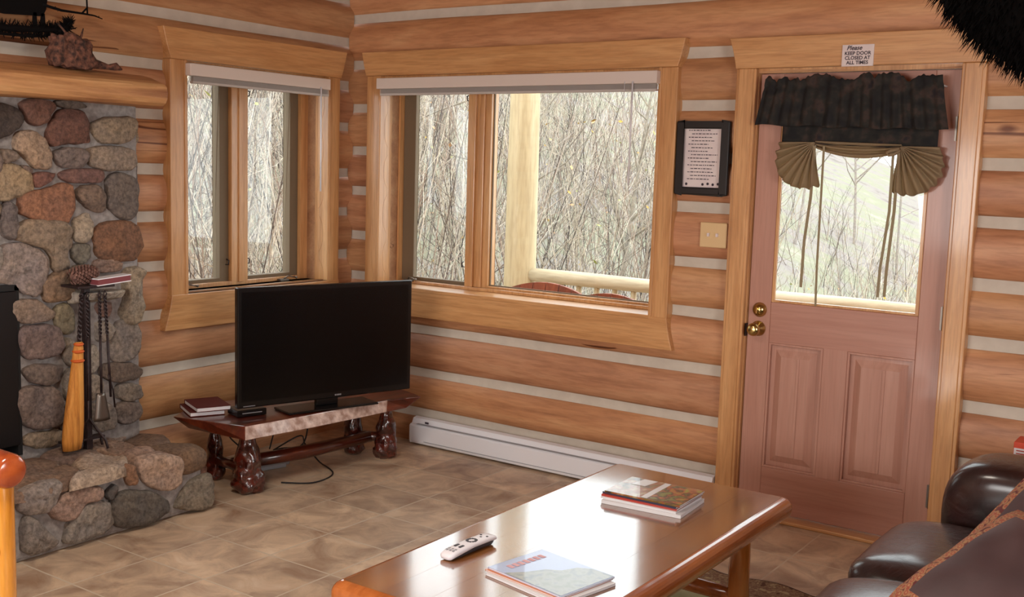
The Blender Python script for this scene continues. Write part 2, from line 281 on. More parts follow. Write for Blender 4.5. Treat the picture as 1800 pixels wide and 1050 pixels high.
# ------------------------------------------------------------------ mesh builder
class MB:
    def __init__(s): s.v = []; s.f = []; s.m = []; s.sm = []; s.t = []; s.tc = (1, 1, 1)
    def add(s, vs, fs, mi=0, smooth=False, tint=None):
        o = len(s.v); s.v += [tuple(x) for x in vs]; s.f += [tuple(o + i for i in f) for f in fs]
        s.m += [mi] * len(fs); s.sm += [smooth] * len(fs); s.t += [tint or s.tc] * len(vs); return s
    def box(s, x0, x1, y0, y1, z0, z1, mi=0, T=None):
        vs = [(x, y, z) for x in (x0, x1) for y in (y0, y1) for z in (z0, z1)]
        if T: vs = [T(*v) for v in vs]
        return s.add(vs, [(0, 1, 3, 2), (4, 6, 7, 5), (0, 4, 5, 1), (2, 3, 7, 6), (0, 2, 6, 4), (1, 5, 7, 3)], mi)
    def obox(s, c, size, rot=(0, 0, 0), mi=0):
        R = Euler(rot).to_matrix(); c = Vector(c)
        vs = [c + R @ Vector((x * size[0] / 2, y * size[1] / 2, z * size[2] / 2)) for x in (-1, 1) for y in (-1, 1) for z in (-1, 1)]
        return s.add(vs, [(0, 1, 3, 2), (4, 6, 7, 5), (0, 4, 5, 1), (2, 3, 7, 6), (0, 2, 6, 4), (1, 5, 7, 3)], mi)
    def prism(s, pts, a0, a1, fn, mi=0):
        """extrude polygon pts (u,v) from a0 to a1; fn(u,v,a)->xyz"""
        n = len(pts); vs = [fn(u, v, a0) for u, v in pts] + [fn(u, v, a1) for u, v in pts]
        fs = [tuple(range(n))[::-1], tuple(range(n, 2 * n))] + [(i, (i + 1) % n, n + (i + 1) % n, n + i) for i in range(n)]
        return s.add(vs, fs, mi)
    def tube(s, path, radii, seg=8, mi=0, smooth=True, caps=True, tint=None, squash=None):
        P = [Vector(p) for p in path]; n = len(P)
        if not hasattr(radii, '__len__'): radii = [radii] * n
        up = Vector((0, 0, 1)); vs = []; prev = None
        for i in range(n):
            d = (P[min(i + 1, n - 1)] - P[max(i - 1, 0)]).normalized()
            if prev is None:
                a = d.cross(up) if abs(d.dot(up)) < 0.95 else d.cross(Vector((1, 0, 0)))
            else: a = prev - d * prev.dot(d)
            a.normalize(); prev = a; b = d.cross(a)
            for k in range(seg):
                t = 2 * pi * k / seg; vs.append(P[i] + (a * cos(t) + b * sin(t)) * radii[i])
        fs = [(i * seg + k, i * seg + (k + 1) % seg, (i + 1) * seg + (k + 1) % seg, (i + 1) * seg + k) for i in range(n - 1) for k in range(seg)]
        if caps: fs += [tuple(range(seg))[::-1], tuple(range((n - 1) * seg, n * seg))]
        return s.add(vs, fs, mi, smooth, tint)
    def cyl(s, p0, p1, r0, r1=None, seg=16, mi=0, tint=None):
        return s.tube([p0, p1], [r0, r1 if r1 is not None else r0], seg, mi, True, True, tint)
    def lathe(s, prof, c, seg=24, mi=0, axis='Z', smooth=True):
        c = Vector(c); vs = []
        for r, h in prof:
            for k in range(seg):
                t = 2 * pi * k / seg; a, b = r * cos(t), r * sin(t)
                vs.append(c + (Vector((a, b, h)) if axis == 'Z' else Vector((a, h, b)) if axis == 'Y' else Vector((h, a, b))))
        n = len(prof)
        fs = [(i * seg + k, i * seg + (k + 1) % seg, (i + 1) * seg + (k + 1) % seg, (i + 1) * seg + k) for i in range(n - 1) for k in range(seg)]
        fs += [tuple(range(seg))[::-1], tuple(range((n - 1) * seg, n * seg))]
        return s.add(vs, fs, mi, smooth)
    def puff(s, c, size, e1=0.4, e2=0.4, rot=(0, 0, 0), seg=32, rings=18, mi=0, nz=0.0, nzs=6, fn=None):
        """superellipsoid cushion: e1 vertical roundness, e2 plan roundness"""
        R = Euler(rot).to_matrix(); c = Vector(c); vs = []
        sp = lambda x, e: (abs(x) ** e) * (1 if x >= 0 else -1)
        for i in range(rings + 1):
            p = -pi / 2 + pi * i / rings
            for k in range(seg):
                t = 2 * pi * k / seg
                v = Vector((sp(cos(p), e1) * sp(cos(t), e2) * size[0] / 2, sp(cos(p), e1) * sp(sin(t), e2) * size[1] / 2, sp(sin(p), e1) * size[2] / 2))
                if fn: v = fn(v)
                w = c + R @ v
                if nz: w += (w - c).normalized() * nz * noise.noise(w * nzs)
                vs.append(w)
        fs = [(i * seg + k, i * seg + (k + 1) % seg, (i + 1) * seg + (k + 1) % seg, (i + 1) * seg + k) for i in range(rings) for k in range(seg)]
        return s.add(vs, fs, mi, True)
    def build(s, name, mats, parent=None, bevel=0, world=True, segs=2, recalc=True):
        me = bpy.data.meshes.new(name)
        off = Vector((0, 0, 0)); p = parent
        if world:
            while p: off += p.location; p = p.parent
        me.from_pydata([(v[0] - off.x, v[1] - off.y, v[2] - off.z) for v in s.v], [], s.f)
        if not isinstance(mats, (list, tuple)): mats = [mats]
        for m in mats: me.materials.append(M[m] if isinstance(m, str) else m)
        me.polygons.foreach_set('material_index', s.m); me.polygons.foreach_set('use_smooth', s.sm)
        if any(t != (1, 1, 1) for t in s.t):
            a = me.color_attributes.new('tint', 'FLOAT_COLOR', 'POINT')
            a.data.foreach_set('color', [x for t in s.t for x in (t[0], t[1], t[2], 1.0)])
        me.update()
        if recalc:
            bm = bmesh.new(); bm.from_mesh(me); bmesh.ops.remove_doubles(bm, verts=bm.verts, dist=1e-6) if len(bm.verts) < 20000 else None
            bmesh.ops.recalc_face_normals(bm, faces=bm.faces); bm.to_mesh(me); bm.free()
        o = bpy.data.objects.new(name, me); COL.objects.link(o)
        if parent: o.parent = parent
        if bevel:
            b = o.modifiers.new('bevel', 'BEVEL'); b.width = bevel; b.segments = segs; b.limit_method = 'ANGLE'; b.angle_limit = radians(40)
        return o
def tag(o, label=None, cat=None, group=None, kind=None):
    if label: o['label'] = label
    if cat: o['category'] = cat
    if group: o['group'] = group
    if kind: o['kind'] = kind
    return o
def thing(name, loc, label=None, cat=None, group=None, kind=None):
    o = bpy.data.objects.new(name, None); COL.objects.link(o); o.location = loc; o.empty_display_size = 0.1
    return tag(o, label, cat, group, kind)
def copy_tree(o, parent=None):
    c = o.copy(); COL.objects.link(c); c.parent = parent
    for ch in [x for x in bpy.data.objects if x.parent == o]: copy_tree(ch, c)
    return c
def text_mb(txt, size, fn, depth=0.001, shear=0.0, bold=0.0):
    """letters as mesh: fn(u, v, w) -> xyz"""
    cu = bpy.data.curves.new('lettering', 'FONT'); cu.body = txt; cu.size = size; cu.align_x = 'CENTER'; cu.align_y = 'CENTER'; cu.shear = shear; cu.offset = bold; cu.resolution_u = 3
    ob = bpy.data.objects.new('lettering', cu); COL.objects.link(ob)
    bpy.context.view_layer.update()
    me = bpy.data.meshes.new_from_object(ob)
    vs = [fn(v.co.x, v.co.y, depth) for v in me.vertices]; fs = [tuple(p.vertices) for p in me.polygons]
    bpy.data.objects.remove(ob); bpy.data.curves.remove(cu); bpy.data.meshes.remove(me)
    return vs, fs
Bk = lambda a, d, z: (a, d, z)          # back wall: a along x, d outward (+y)
Lf = lambda a, d, z: (-d, a, z)         # left wall: a along y, d outward (-x)
# ------------------------------------------------------------------ log walls
def log_wall(name, T, a0, a1, chinks, openings, ztop, mat, seed, flatcut):
    rnd = random.Random(seed); na = int((a1 - a0) / 0.04)
    As = [a0 + (a1 - a0) * i / na for i in range(na + 1)]
    lv = MB(); cv = MB()
    zs = [-0.1] + chinks + [ztop + 0.13]
    wander = lambda k, a: 0.006 * noise.noise(Vector((a * 0.9, k * 7.3, seed)))
    hc = lambda k, a: 0.0195 + 0.004 * noise.noise(Vector((a * 1.7, k * 3.1, seed + 9)))
    inside = lambda a, z: any(o[0] < a < o[1] and o[2] < z < o[3] for o in openings)
    NR = 12
    for k in range(len(zs) - 1):
        tn = rnd.uniform(0.86, 1.08); tint = (tn, tn * rnd.uniform(0.95, 1.02), tn * rnd.uniform(0.9, 1.04))
        bul = rnd.uniform(0.9, 1.1); base = len(lv.v); vs = []; zz = []
        for a in As:
            zb = zs[k] + wander(k, a) + hc(k, a); zt = zs[k + 1] + wander(k + 1, a) - hc(k + 1, a)
            col = []
            for r in range(NR + 1):
                t = r / NR; q = abs(2 * t - 1)
                d = 0.036 * (q ** 2.8) / bul + 0.006 * noise.noise(Vector((a * 1.3, (zb + t * (zt - zb)) * 4, seed + k)))
                z = zb + t * (zt - zb); vs.append(T(a, max(d, -0.003), z)); zz.append(z)
        fs = []
        for i in range(na):
            am = (As[i] + As[i + 1]) / 2
            for r in range(NR):
                j = i * (NR + 1) + r; zm = (zz[j] + zz[j + 1]) / 2
                if not inside(am, zm): fs.append((j, j + 1, j + NR + 2, j + NR + 1))
        lv.add(vs, fs, 0, True, tint)
    for k in range(1, len(zs) - 1):
        vs = []; zz = []
        for a in As:
            zc = zs[k] + wander(k, a); h = hc(k, a) + 0.006
            for r in range(5):
                t = -1 + r / 2.0; d = 0.026 + 0.004 * (1 - t * t) + 0.002 * noise.noise(Vector((a * 20, t, k)))
                vs.append(T(a, d, zc + t * h)); zz.append(zc)
        fs = [(i * 5 + r, i * 5 + r + 1, i * 5 + r + 6, i * 5 + r + 5) for i in range(na) for r in range(4) if not inside((As[i] + As[i + 1]) / 2, zz[i * 5])]
        cv.add(vs, fs, 0, True)
    # solid core of the wall behind the log faces, pierced by the openings
    cuts = sorted(set([a0, a1] + [o[0] for o in openings] + [o[1] for o in openings]))
    for i in range(len(cuts) - 1):
        am = (cuts[i] + cuts[i + 1]) / 2; ops = sorted([(o[2], o[3]) for o in openings if o[0] < am < o[1]]); z = -0.15
        for (b, t) in ops:
            if b > z: lv.box(cuts[i], cuts[i + 1], 0.07, 0.24, z, b, 0, T)
            z = t
        lv.box(cuts[i], cuts[i + 1], 0.07, 0.24, z, ztop, 0, T)
    w = lv.build(name, mat, recalc=False); w['kind'] = 'structure'
    c = cv.build('chinking', 'chink', w, recalc=False)
    return w
BCH = [0.165, 0.404, 0.652, 0.923, 1.163, 1.424, 1.657, 1.905, 2.150, 2.410, 2.66]
LCH = [0.258, 0.531, 0.807, 1.049, 1.296, 1.524, 1.792, 2.029, 2.277, 2.52, 2.76]
OPB = [(0.256, 2.022, 0.885, 2.062), (2.507, 3.385, -0.2, 2.045)]
OPL = [(-1.202, -0.216, 0.905, 2.055)]
log_wall('wall_back', Bk, -0.02, 6.6, BCH, OPB, 2.95, 'log_x', 3, None)
log_wall('wall_left', Lf, -7.5, 0.02, LCH, OPL, 2.95, 'log_y', 5, None)
# unseen front and right walls with an assumed window opening each, ceiling, floor
b = MB(); b.box(0, 1.3, -7.6, -7.45, 0, 2.95); b.box(3.9, 6.8, -7.6, -7.45, 0, 2.95); b.box(1.3, 3.9, -7.6, -7.45, 0, 0.8); b.box(1.3, 3.9, -7.6, -7.45, 2.1, 2.95)
b.build('wall_front', 'wallplain')['kind'] = 'structure'
b = MB(); b.box(6.62, 6.8, -7.45, -4.3, 0, 2.95); b.box(6.62, 6.8, -2.1, 0, 0, 2.95); b.box(6.62, 6.8, -4.3, -2.1, 0, 0.8); b.box(6.62, 6.8, -4.3, -2.1, 2.1, 2.95)
b.build('wall_right', 'wallplain')['kind'] = 'structure'
b = MB()
for i in range(60): b.box(-0.25, 6.8, -7.6 + i * 0.131, -7.6 + i * 0.131 + 0.127, 2.95, 3.0)
b.box(-0.25, 6.8, -7.6, 0.25, 3.0, 3.05); b.build('ceiling', 'ceiling')['kind'] = 'structure'
b = MB(); b.box(-0.05, 6.8, -7.6, 0.10, -0.08, 0.0); b.build('floor', 'tile')['kind'] = 'structure'
w3 = MB(); w3.box(1.3, 3.9, -7.58, -7.5, 0.8, 0.86); w3.box(1.3, 3.9, -7.58, -7.5, 2.04, 2.1); w3.box(1.3, 1.36, -7.58, -7.5, 0.86, 2.04); w3.box(3.84, 3.9, -7.58, -7.5, 0.86, 2.04); w3.box(2.57, 2.63, -7.58, -7.5, 0.86, 2.04)
w3 = w3.build('assumed_window_3', 'trim_z'); w3['kind'] = 'structure'  # assumed front window, unseen; bare frame behind the added fill lamp
w4 = MB(); w4.box(6.66, 6.74, -4.3, -2.1, 0.8, 0.86); w4.box(6.66, 6.74, -4.3, -2.1, 2.04, 2.1); w4.box(6.66, 6.74, -4.3, -4.24, 0.86, 2.04); w4.box(6.66, 6.74, -2.16, -2.1, 0.86, 2.04)
w4 = w4.build('assumed_window_4', 'trim_z'); w4['kind'] = 'structure'  # right-wall window, also unseen and assumed, framed behind its added lamp

# ------------------------------------------------------------------ windows
def casing(T, p, a0, a1, o0, o1, zb, zt, ht, hb, hx, ah, ax, mh):
    """a0,a1 inner edges; o0,o1 outer; zb,zt bottom/top of opening; ht top of header, hb bottom of apron"""
    for (u0, u1) in ((o0, a0), (a1, o1)):
        m = MB(); m.box(u0, u1, -0.030, 0.05, zb - 0.005, zt, 0, T)
        # shallow moulded step towards the opening
        s = 0.014
        if u0 == o0: m.box(u1 - s, u1 + 0.004, -0.036, 0.05, zb, zt, 0, T)
        else: m.box(u0 - 0.004, u0 + s, -0.036, 0.05, zb, zt, 0, T)
        m.build('side_casing', 'trim_z', p, bevel=0.004)
    m = MB()
    def fl(u, v, a): return T(u, a, v)
    zh = zt; k = 0.45
    pts = [(o0, zh), (o1, zh)] + [(o1 + hx * (t ** 0.8), zh + (ht - zh) * t) for t in (0.25, 0.5, 0.75, 1.0)] + [(o0 - hx * (t ** 0.8), zh + (ht - zh) * t) for t in (1.0, 0.75, 0.5, 0.25)]
    m.prism(pts, -0.040, 0.05, fl); m.build('crown_header', mh, p, bevel=0.003)
    if hb is not None:
        m = MB()
        pts = [(o1, zb), (o0, zb)] + [(o0 - ax * (t ** 1.3), zb + (hb - zb) * t) for t in (0.3, 0.6, 1.0)] + [(o1 + ax * (t ** 1.3), zb + (hb - zb) * t) for t in (1.0, 0.6, 0.3)]
        m.prism(pts, -0.034, 0.05, fl); m.build('apron', mh, p, bevel=0.003)
def ring(mb, T, a0, a1, z0, z1, d0, d1, wl, wr, wb, wt, mi=0):
    mb.box(a0, a0 + wl, d0, d1, z0, z1, mi, T); mb.box(a1 - wr, a1, d0, d1, z0, z1, mi, T)
    mb.box(a0 + wl, a1 - wr, d0, d1, z0, z0 + wb, mi, T); mb.box(a0 + wl, a1 - wr, d0, d1, z1 - wt, z1, mi, T)
def sash_latch(T, p, a, z, d):
    m = MB(); m.tube([T(a, d, z - 0.014), T(a, d - 0.022, z - 0.012), T(a, d - 0.026, z + 0.01), T(a, d - 0.006, z + 0.016)], 0.0035, 6); m.build('sash_lock', 'iron', p)
def crank(T, p, a, z, d):
    m = MB(); m.box(a - 0.03, a + 0.03, d - 0.02, d + 0.02, z, z + 0.012, 0, T); m.tube([T(a, d - 0.01, z + 0.012), T(a + 0.02, d - 0.03, z + 0.03), T(a + 0.07, d - 0.035, z + 0.018)], 0.004, 6); m.lathe([(0.001, -0.008), (0.007, -0.004), (0.007, 0.004), (0.001, 0.008)], T(a + 0.075, d - 0.035, z + 0.018), 8); m.build('crank_handle', 'steel', p)

w1 = thing('window_1', (1.139, 0, 0.885), kind='structure')
casing(Bk, w1, 0.256, 2.022, 0.152, 2.118, 0.885, 2.080, 2.212, 0.728, 0.035, 0, 0.036, 'trim_x')
m = MB(); m.box(0.246, 0.256, 0.0, 0.24, 0.885, 2.062); m.box(2.022, 2.032, 0.0, 0.24, 0.885, 2.062); m.box(0.246, 2.032, 0.0, 0.24, 2.062, 2.08); m.build('jamb_lining', 'trim_z', w1, 0.002)
m = MB(); m.box(0.250, 2.028, -0.036, 0.22, 0.870, 0.892); m.build('window_stool', 'trim_x', w1, 0.004)
m = MB(); ring(m, Bk, 0.256, 2.022, 0.892, 2.062, 0.13, 0.22, 0.014, 0.05, 0.018, 0.02); m.box(0.763, 0.815, 0.13, 0.22, 0.91, 2.045); m.box(0.815, 0.865, 0.145, 0.22, 0.91, 2.045); m.box(0.865, 0.906, 0.155, 0.22, 0.91, 2.045)
m.box(0.906, 1.975, 0.155, 0.22, 0.91, 0.922); m.box(1.955, 1.975, 0.155, 0.22, 0.91, 2.045); m.build('window_frame', 'trim_z', w1, 0.003)
m = MB(); ring(m, Bk, 0.270, 0.763, 0.908, 2.045, 0.165, 0.20, 0.085, 0.010, 0.022, 0.03); m.build('casement_sash', 'sash', w1, 0.003)
m = MB(); m.box(0.35, 0.756, 0.182, 0.186, 0.925, 2.02); m.build('glass_pane', 'glass', w1)
m = MB(); m.box(0.900, 1.960, 0.186, 0.190, 0.915, 2.04); m.build('glass_pane', 'glass', w1)
m = MB(); ring(m, Bk, 0.906, 1.955, 0.922, 2.045, 0.175, 0.184, 0.006, 0.006, 0.006, 0.006); m.build('glazing_bead', 'sash', w1)
sash_latch(Bk, w1, 0.745, 1.96, 0.165); sash_latch(Bk, w1, 0.735, 1.03, 0.165); crank(Bk, w1, 0.36, 0.905, 0.13)

w2 = thing('window_2', (0, -0.709, 0.905), kind='structure')
casing(Lf, w2, -1.202, -0.216, -1.298, -0.122, 0.905, 2.062, 2.212, 0.728, 0.045, 0, 0.045, 'trim_y')
m = MB(); m.box(-1.212, -1.202, 0.0, 0.24, 0.9, 2.055, 0, Lf); m.box(-0.216, -0.206, 0.0, 0.24, 0.9, 2.055, 0, Lf); m.box(-1.212, -0.206, 0.0, 0.24, 2.055, 2.065, 0, Lf); m.build('jamb_lining', 'trim_z', w2, 0.002)
m = MB(); m.box(-1.205, -0.212, -0.032, 0.22, 0.885, 0.905, 0, Lf); m.build('window_stool', 'trim_y', w2, 0.004)
m = MB(); ring(m, Lf, -1.202, -0.216, 0.905, 2.055, 0.13, 0.22, 0.05, 0.055, 0.022, 0.02)
m.box(-0.780, -0.666, 0.13, 0.22, 0.92, 2.04, 0, Lf); m.box(-0.735, -0.700, 0.122, 0.14, 0.92, 2.04, 0, Lf); m.build('window_frame', 'trim_z', w2, 0.003)
for (u0, u1) in ((-1.152, -0.780), (-0.666, -0.271)):
    m = MB(); ring(m, Lf, u0, u1, 0.925, 2.038, 0.155, 0.21, 0.014, 0.062, 0.020, 0.03); m.build('casement_sash', 'sash', w2, 0.003)
    m = MB(); m.box(u0 + 0.01, u1 - 0.06, 0.185, 0.189, 0.94, 2.01, 0, Lf); m.build('glass_pane', 'glass', w2)
sash_latch(Lf, w2, -0.80, 1.03, 0.155); sash_latch(Lf, w2, -0.655, 1.03, 0.155); sash_latch(Lf, w2, -0.655, 1.94, 0.155)
crank(Lf, w2, -1.12, 0.905, 0.12); crank(Lf, w2, -0.42, 0.905, 0.12)

# raised blinds
def blind(name, T, a0, a1, z1, label, wand, cords):
    t = thing(name, T((a0 + a1) / 2, -0.045, z1), label, 'blind')
    m = MB(); m.box(a0, a1, -0.075, -0.036, z1 - 0.060, z1, 0, T); m.build('headrail', 'blind', t, 0.003)
    m = MB()
    for i in range(9): m.box(a0 + 0.022, a1 - 0.006, -0.068, -0.040, z1 - 0.0635 - i * 0.0028, z1 - 0.0620 - i * 0.0028, 0, T)
    m.box(a0 + 0.022, a1 - 0.006, -0.066, -0.042, z1 - 0.096, z1 - 0.086, 0, T); m.build('slat_stack', 'blind2', t)
    if wand: m = MB(); m.tube([T(wand[0], -0.080, z1 - 0.05), T(wand[0], -0.082, wand[1])], 0.0045, 6); m.build('tilt_wand', 'white', t)
    for (ca, cz) in cords:
        m = MB(); m.tube([T(ca, -0.078, z1 - 0.05), T(ca + 0.003, -0.079, (z1 + cz) / 2), T(ca, -0.078, cz)], 0.0016, 5); m.lathe([(0.002, 0), (0.006, -0.01), (0.007, -0.035), (0.001, -0.037)], T(ca, -0.078, cz), 8); m.build('pull_cord', 'white', t)
blind('window_blind', Bk, 0.262, 2.030, 2.062, 'long pale blind raised to its headrail over the wide window', (1.905, 1.52), [(1.86, 1.66)])
blind('window_blind', Lf, -1.212, -0.245, 2.046, 'short pale blind raised to its headrail over the narrow corner window', (-0.325, 1.42), [])

# ------------------------------------------------------------------ door
d1 = thing('door_1', (2.946, 0.03, 0), kind='structure')
m = MB(); m.box(2.411, 2.507, -0.028, 0.05, 0, 2.062); m.box(2.425, 2.495, -0.034, 0.0, 0, 2.062); m.build('side_casing', 'trim_z', d1, 0.004)
m = MB(); m.box(3.385, 3.480, -0.028, 0.05, 0, 2.062); m.box(3.398, 3.466, -0.034, 0.0, 0, 2.062); m.build('side_casing', 'trim_z', d1, 0.004)
m = MB(); m.prism([(2.411, 2.062), (3.480, 2.062), (3.487, 2.10), (3.50, 2.15), (3.517, 2.198), (2.374, 2.198), (2.391, 2.15), (2.404, 2.10)], -0.040, 0.05, lambda u, v, a: (u, a, v)); m.build('crown_header', 'trim_x', d1, 0.003)
m = MB(); m.box(2.507, 2.511, 0.0, 0.2, 0, 2.045); m.box(3.381, 3.385, 0.0, 0.2, 0, 2.045); m.box(2.507, 3.385, 0.0, 0.2, 2.042, 2.062); m.box(2.511, 2.53, 0.066, 0.2, 0, 2.042); m.box(3.362, 3.381, 0.066, 0.2, 0, 2.042); m.build('door_jamb', 'trim_z', d1)
m = MB(); m.box(2.507, 3.385, -0.055, 0.2, 0.0, 0.018); m.build('threshold', 'trim_x', d1, 0.005)
m = MB(); m.box(2.513, 2.620, 0.020, 0.064, 0.022, 2.040); m.box(3.276, 3.379, 0.020, 0.064, 0.022, 2.040); m.box(2.876, 2.987, 0.020, 0.064, 0.225, 0.825); m.build('door_stile', 'fir_z', d1, 0.003)
m = MB(); m.box(2.620, 3.276, 0.020, 0.064, 1.885, 2.040); m.box(2.620, 3.276, 0.020, 0.064, 0.820, 1.008); m.box(2.620, 3.276, 0.020, 0.064, 0.022, 0.232); m.build('door_rail', 'fir_x', d1, 0.003)
for (x0, x1) in ((2.620, 2.876), (2.987, 3.276)):
    m = MB(); z0, z1 = 0.232, 0.820; mid = x0 + (x1 - x0) * 0.56
    m.box(x0, x1, 0.042, 0.052, z0, z1)
    # raised field with bevelled shoulders
    a = 0.030; b_ = 0.062
    o = [(x0 + a, 0.042, z0 + a), (x1 - a, 0.042, z0 + a), (x1 - a, 0.042, z1 - a), (x0 + a, 0.042, z1 - a)]
    i_ = [(x0 + b_, 0.026, z0 + b_), (x1 - b_, 0.026, z0 + b_), (x1 - b_, 0.026, z1 - b_), (x0 + b_, 0.026, z1 - b_)]
    m.add(o + i_, [(4, 5, 6, 7), (0, 1, 5, 4), (1, 2, 6, 5), (2, 3, 7, 6), (3, 0, 4, 7)])
    m.box(mid - 0.007, mid + 0.007, 0.022, 0.03, z0 + b_, z1 - b_)
    ring(m, Bk, x0, x1, z0, z1, 0.023, 0.042, 0.010, 0.010, 0.010, 0.010)
    m.build('door_panel', 'fir_z', d1, 0.002)
m = MB(); m.box(2.610, 3.286, 0.040, 0.044, 0.998, 1.895); m.build('glass_pane', 'glass', d1)
m = MB(); ring(m, Bk, 2.620, 3.276, 1.008, 1.885, 0.022, 0.040, 0.012, 0.012, 0.012, 0.012); m.build('glazing_bead', 'trim_z', d1, 0.003)
# knob set
m = MB(); m.lathe([(0.001, 0.0), (0.034, 0.0), (0.034, -0.006), (0.026, -0.012), (0.024, -0.022), (0.001, -0.024)], (2.569, 0.020, 0.968), 24, 0, 'Y'); m.box(2.566, 2.572, -0.022, -0.004, 0.953, 0.983); m.build('deadbolt', 'brass', d1)
m = MB(); m.lathe([(0.001, 0.0), (0.036, 0.0), (0.035, -0.006), (0.016, -0.012), (0.012, -0.032), (0.024, -0.040), (0.031, -0.054), (0.028, -0.068), (0.014, -0.076), (0.001, -0.077)], (2.566, 0.020, 0.880), 24, 0, 'Y'); m.build('door_knob', 'brass', d1)
m = MB(); m.box(2.5065, 2.5125, 0.0, 0.04, 0.84, 0.90); m.build('strike_plate', 'iron', d1)
for z in (1.80, 1.01, 0.24):
    m = MB(); m.cyl((3.3825, 0.008, z - 0.05), (3.3825, 0.008, z + 0.05), 0.0075, seg=10); m.lathe([(0.001, 0), (0.006, 0.002), (0.006, 0.008), (0.001, 0.012)], (3.3825, 0.008, z + 0.05), 8); m.box(3.366, 3.382, 0.016, 0.0205, z - 0.05, z + 0.05); m.build('hinge', 'steel', d1)

# plastic notice on the door header
s = MB(); s.box(2.897, 3.031, -0.046, -0.040, 2.058, 2.148)
sg = s.build('door_notice', 'paper'); tag(sg, 'small white notice asking to keep the door closed, on the door header', 'sign')
letters = MB()
for txt, z, size, sh in (('Please', 2.134, 0.026, 0.3), ('KEEP DOOR', 2.1115, 0.0205, 0), ('CLOSED AT', 2.092, 0.0205, 0), ('ALL TIMES', 2.0725, 0.0205, 0)):
    cx = 2.948 if txt == 'Please' else 2.964
    vs, fs = text_mb(txt, size, lambda u, v, w: (cx + u, -0.0468, z + v), shear=sh, bold=0.0006)
    letters.add(vs, fs)
letters.build('lettering', 'ink', sg, recalc=False)

# ------------------------------------------------------------------ curtain on the door
def cloth_sheet(name, mat, parent, fn, nu, nv, thick=0.003):
    vs = []
    for i in range(nu + 1):
        for j in range(nv + 1): vs.append(fn(i / nu, j / nv))
    n = len(vs); fs = [(i * (nv + 1) + j, i * (nv + 1) + j + 1, (i + 1) * (nv + 1) + j + 1, (i + 1) * (nv + 1) + j) for i in range(nu) for j in range(nv)]
    m = MB(); m.add(vs, fs, 0, True); o = m.build(name, mat, parent, recalc=False)
    s = o.modifiers.new('solid', 'SOLIDIFY'); s.thickness = thick; s.offset = 0
    return o
rod = thing('curtain_rod', (2.945, -0.05, 1.975), 'thin white curtain rod across the top of the door, under the dark valance', 'curtain rod')
m = MB(); m.tube([(2.575, 0.018, 1.975), (2.575, -0.036, 1.975), (3.320, -0.036, 1.972), (3.320, 0.018, 1.972)], 0.004, 8); m.build('rod', 'white', rod)
va = thing('valance', (2.945, -0.05, 1.97), 'dark patterned gathered valance with ruffled top on the door', 'valance')
def vfn(u, v):
    # v 0 top .. 1 bottom
    x0 = 2.566 - 0.032 * v ** 1.2; x1 = 3.322 + 0.040 * v ** 1.2
    x = x0 + (x1 - x0) * u
    top = 2.012 + 0.026 * noise.noise(Vector((u * 19, 0.5, 0))) + 0.012 * noise.noise(Vector((u * 55, 2.5, 0)))
    bot = 1.808 - 0.018 * u + 0.004 * sin(u * 26)
    z = top + (bot - top) * v
    f = sin(u * 2 * pi * 17 + 1.5 * sin(u * 9)) ; g = sin(u * 2 * pi * 9 + 0.6)
    amp = 0.010 if v < 0.22 else 0.010 + 0.010 * (v - 0.22)
    pinch = -0.008 * math.exp(-((v - 0.2) / 0.05) ** 2)
    return (x, -0.066 - 0.016 * v - pinch + 0.55 * amp * (f * 0.7 + g * 0.4) + 0.004 * noise.noise(Vector((u * 30, v * 6, 1))), z)
cloth_sheet('gathered_skirt', 'valance', va, vfn, 220, 22)
sh = thing('balloon_shade', (2.98, -0.02, 1.72), 'khaki tie-up shade with dark band and fanned swags on the door window', 'curtain')
cloth_sheet('dark_band', 'valance', sh, lambda u, v: (2.643 + 0.668 * u, -0.022 - 0.004 * sin(u * 30), 1.822 - 0.022 * u + (-0.090) * v), 60, 4)
def swag(u, v):
    x = 2.80 + 0.37 * u; sag = 1 - (2 * u - 1) ** 2
    z = 1.742 - 0.012 * u - (0.030 + 0.034 * sag) * v
    return (x, -0.026 - 0.010 * sin(v * 5 * pi + u), z)
cloth_sheet('centre_swag', 'khaki', sh, swag, 40, 30)
def fan(side):
    # folds radiate from the tie point, like an open fan hanging outward and down
    tx, tz = (2.796, 1.735) if side < 0 else (3.168, 1.722)
    def fn(u, v):
        ang = radians(180 + 100 * u) if side < 0 else radians(0 - 100 * u)
        L = 0.152 + 0.045 * sin(u * pi) + 0.035 * u + 0.003 * sin(u * 60)
        r = L * v
        return (tx + r * cos(ang) * 1.0, -0.028 - (0.006 + 0.010 * v) * sin(u * 2 * pi * 8) - 0.012 * sin(v * pi), tz + r * sin(ang) * 1.0 + 0.004 * v * sin(u * 2 * pi * 8))
    cloth_sheet('fan_swag', 'khaki', sh, fn, 96, 10)
fan(-1); fan(1)
def ribbon(name, pts, w):
    m = MB()
    for i in range(len(pts) - 1):
        (xa, ya, za), (xb, yb, zb) = pts[i], pts[i + 1]
        m.add([(xa - w / 2, ya, za), (xa + w / 2, ya, za), (xb + w / 2, yb, zb), (xb - w / 2, yb, zb)], [(0, 1, 2, 3)])
    o = m.build(name, 'strap', sh, recalc=False); s = o.modifiers.new('solid', 'SOLIDIFY'); s.thickness = 0.0015
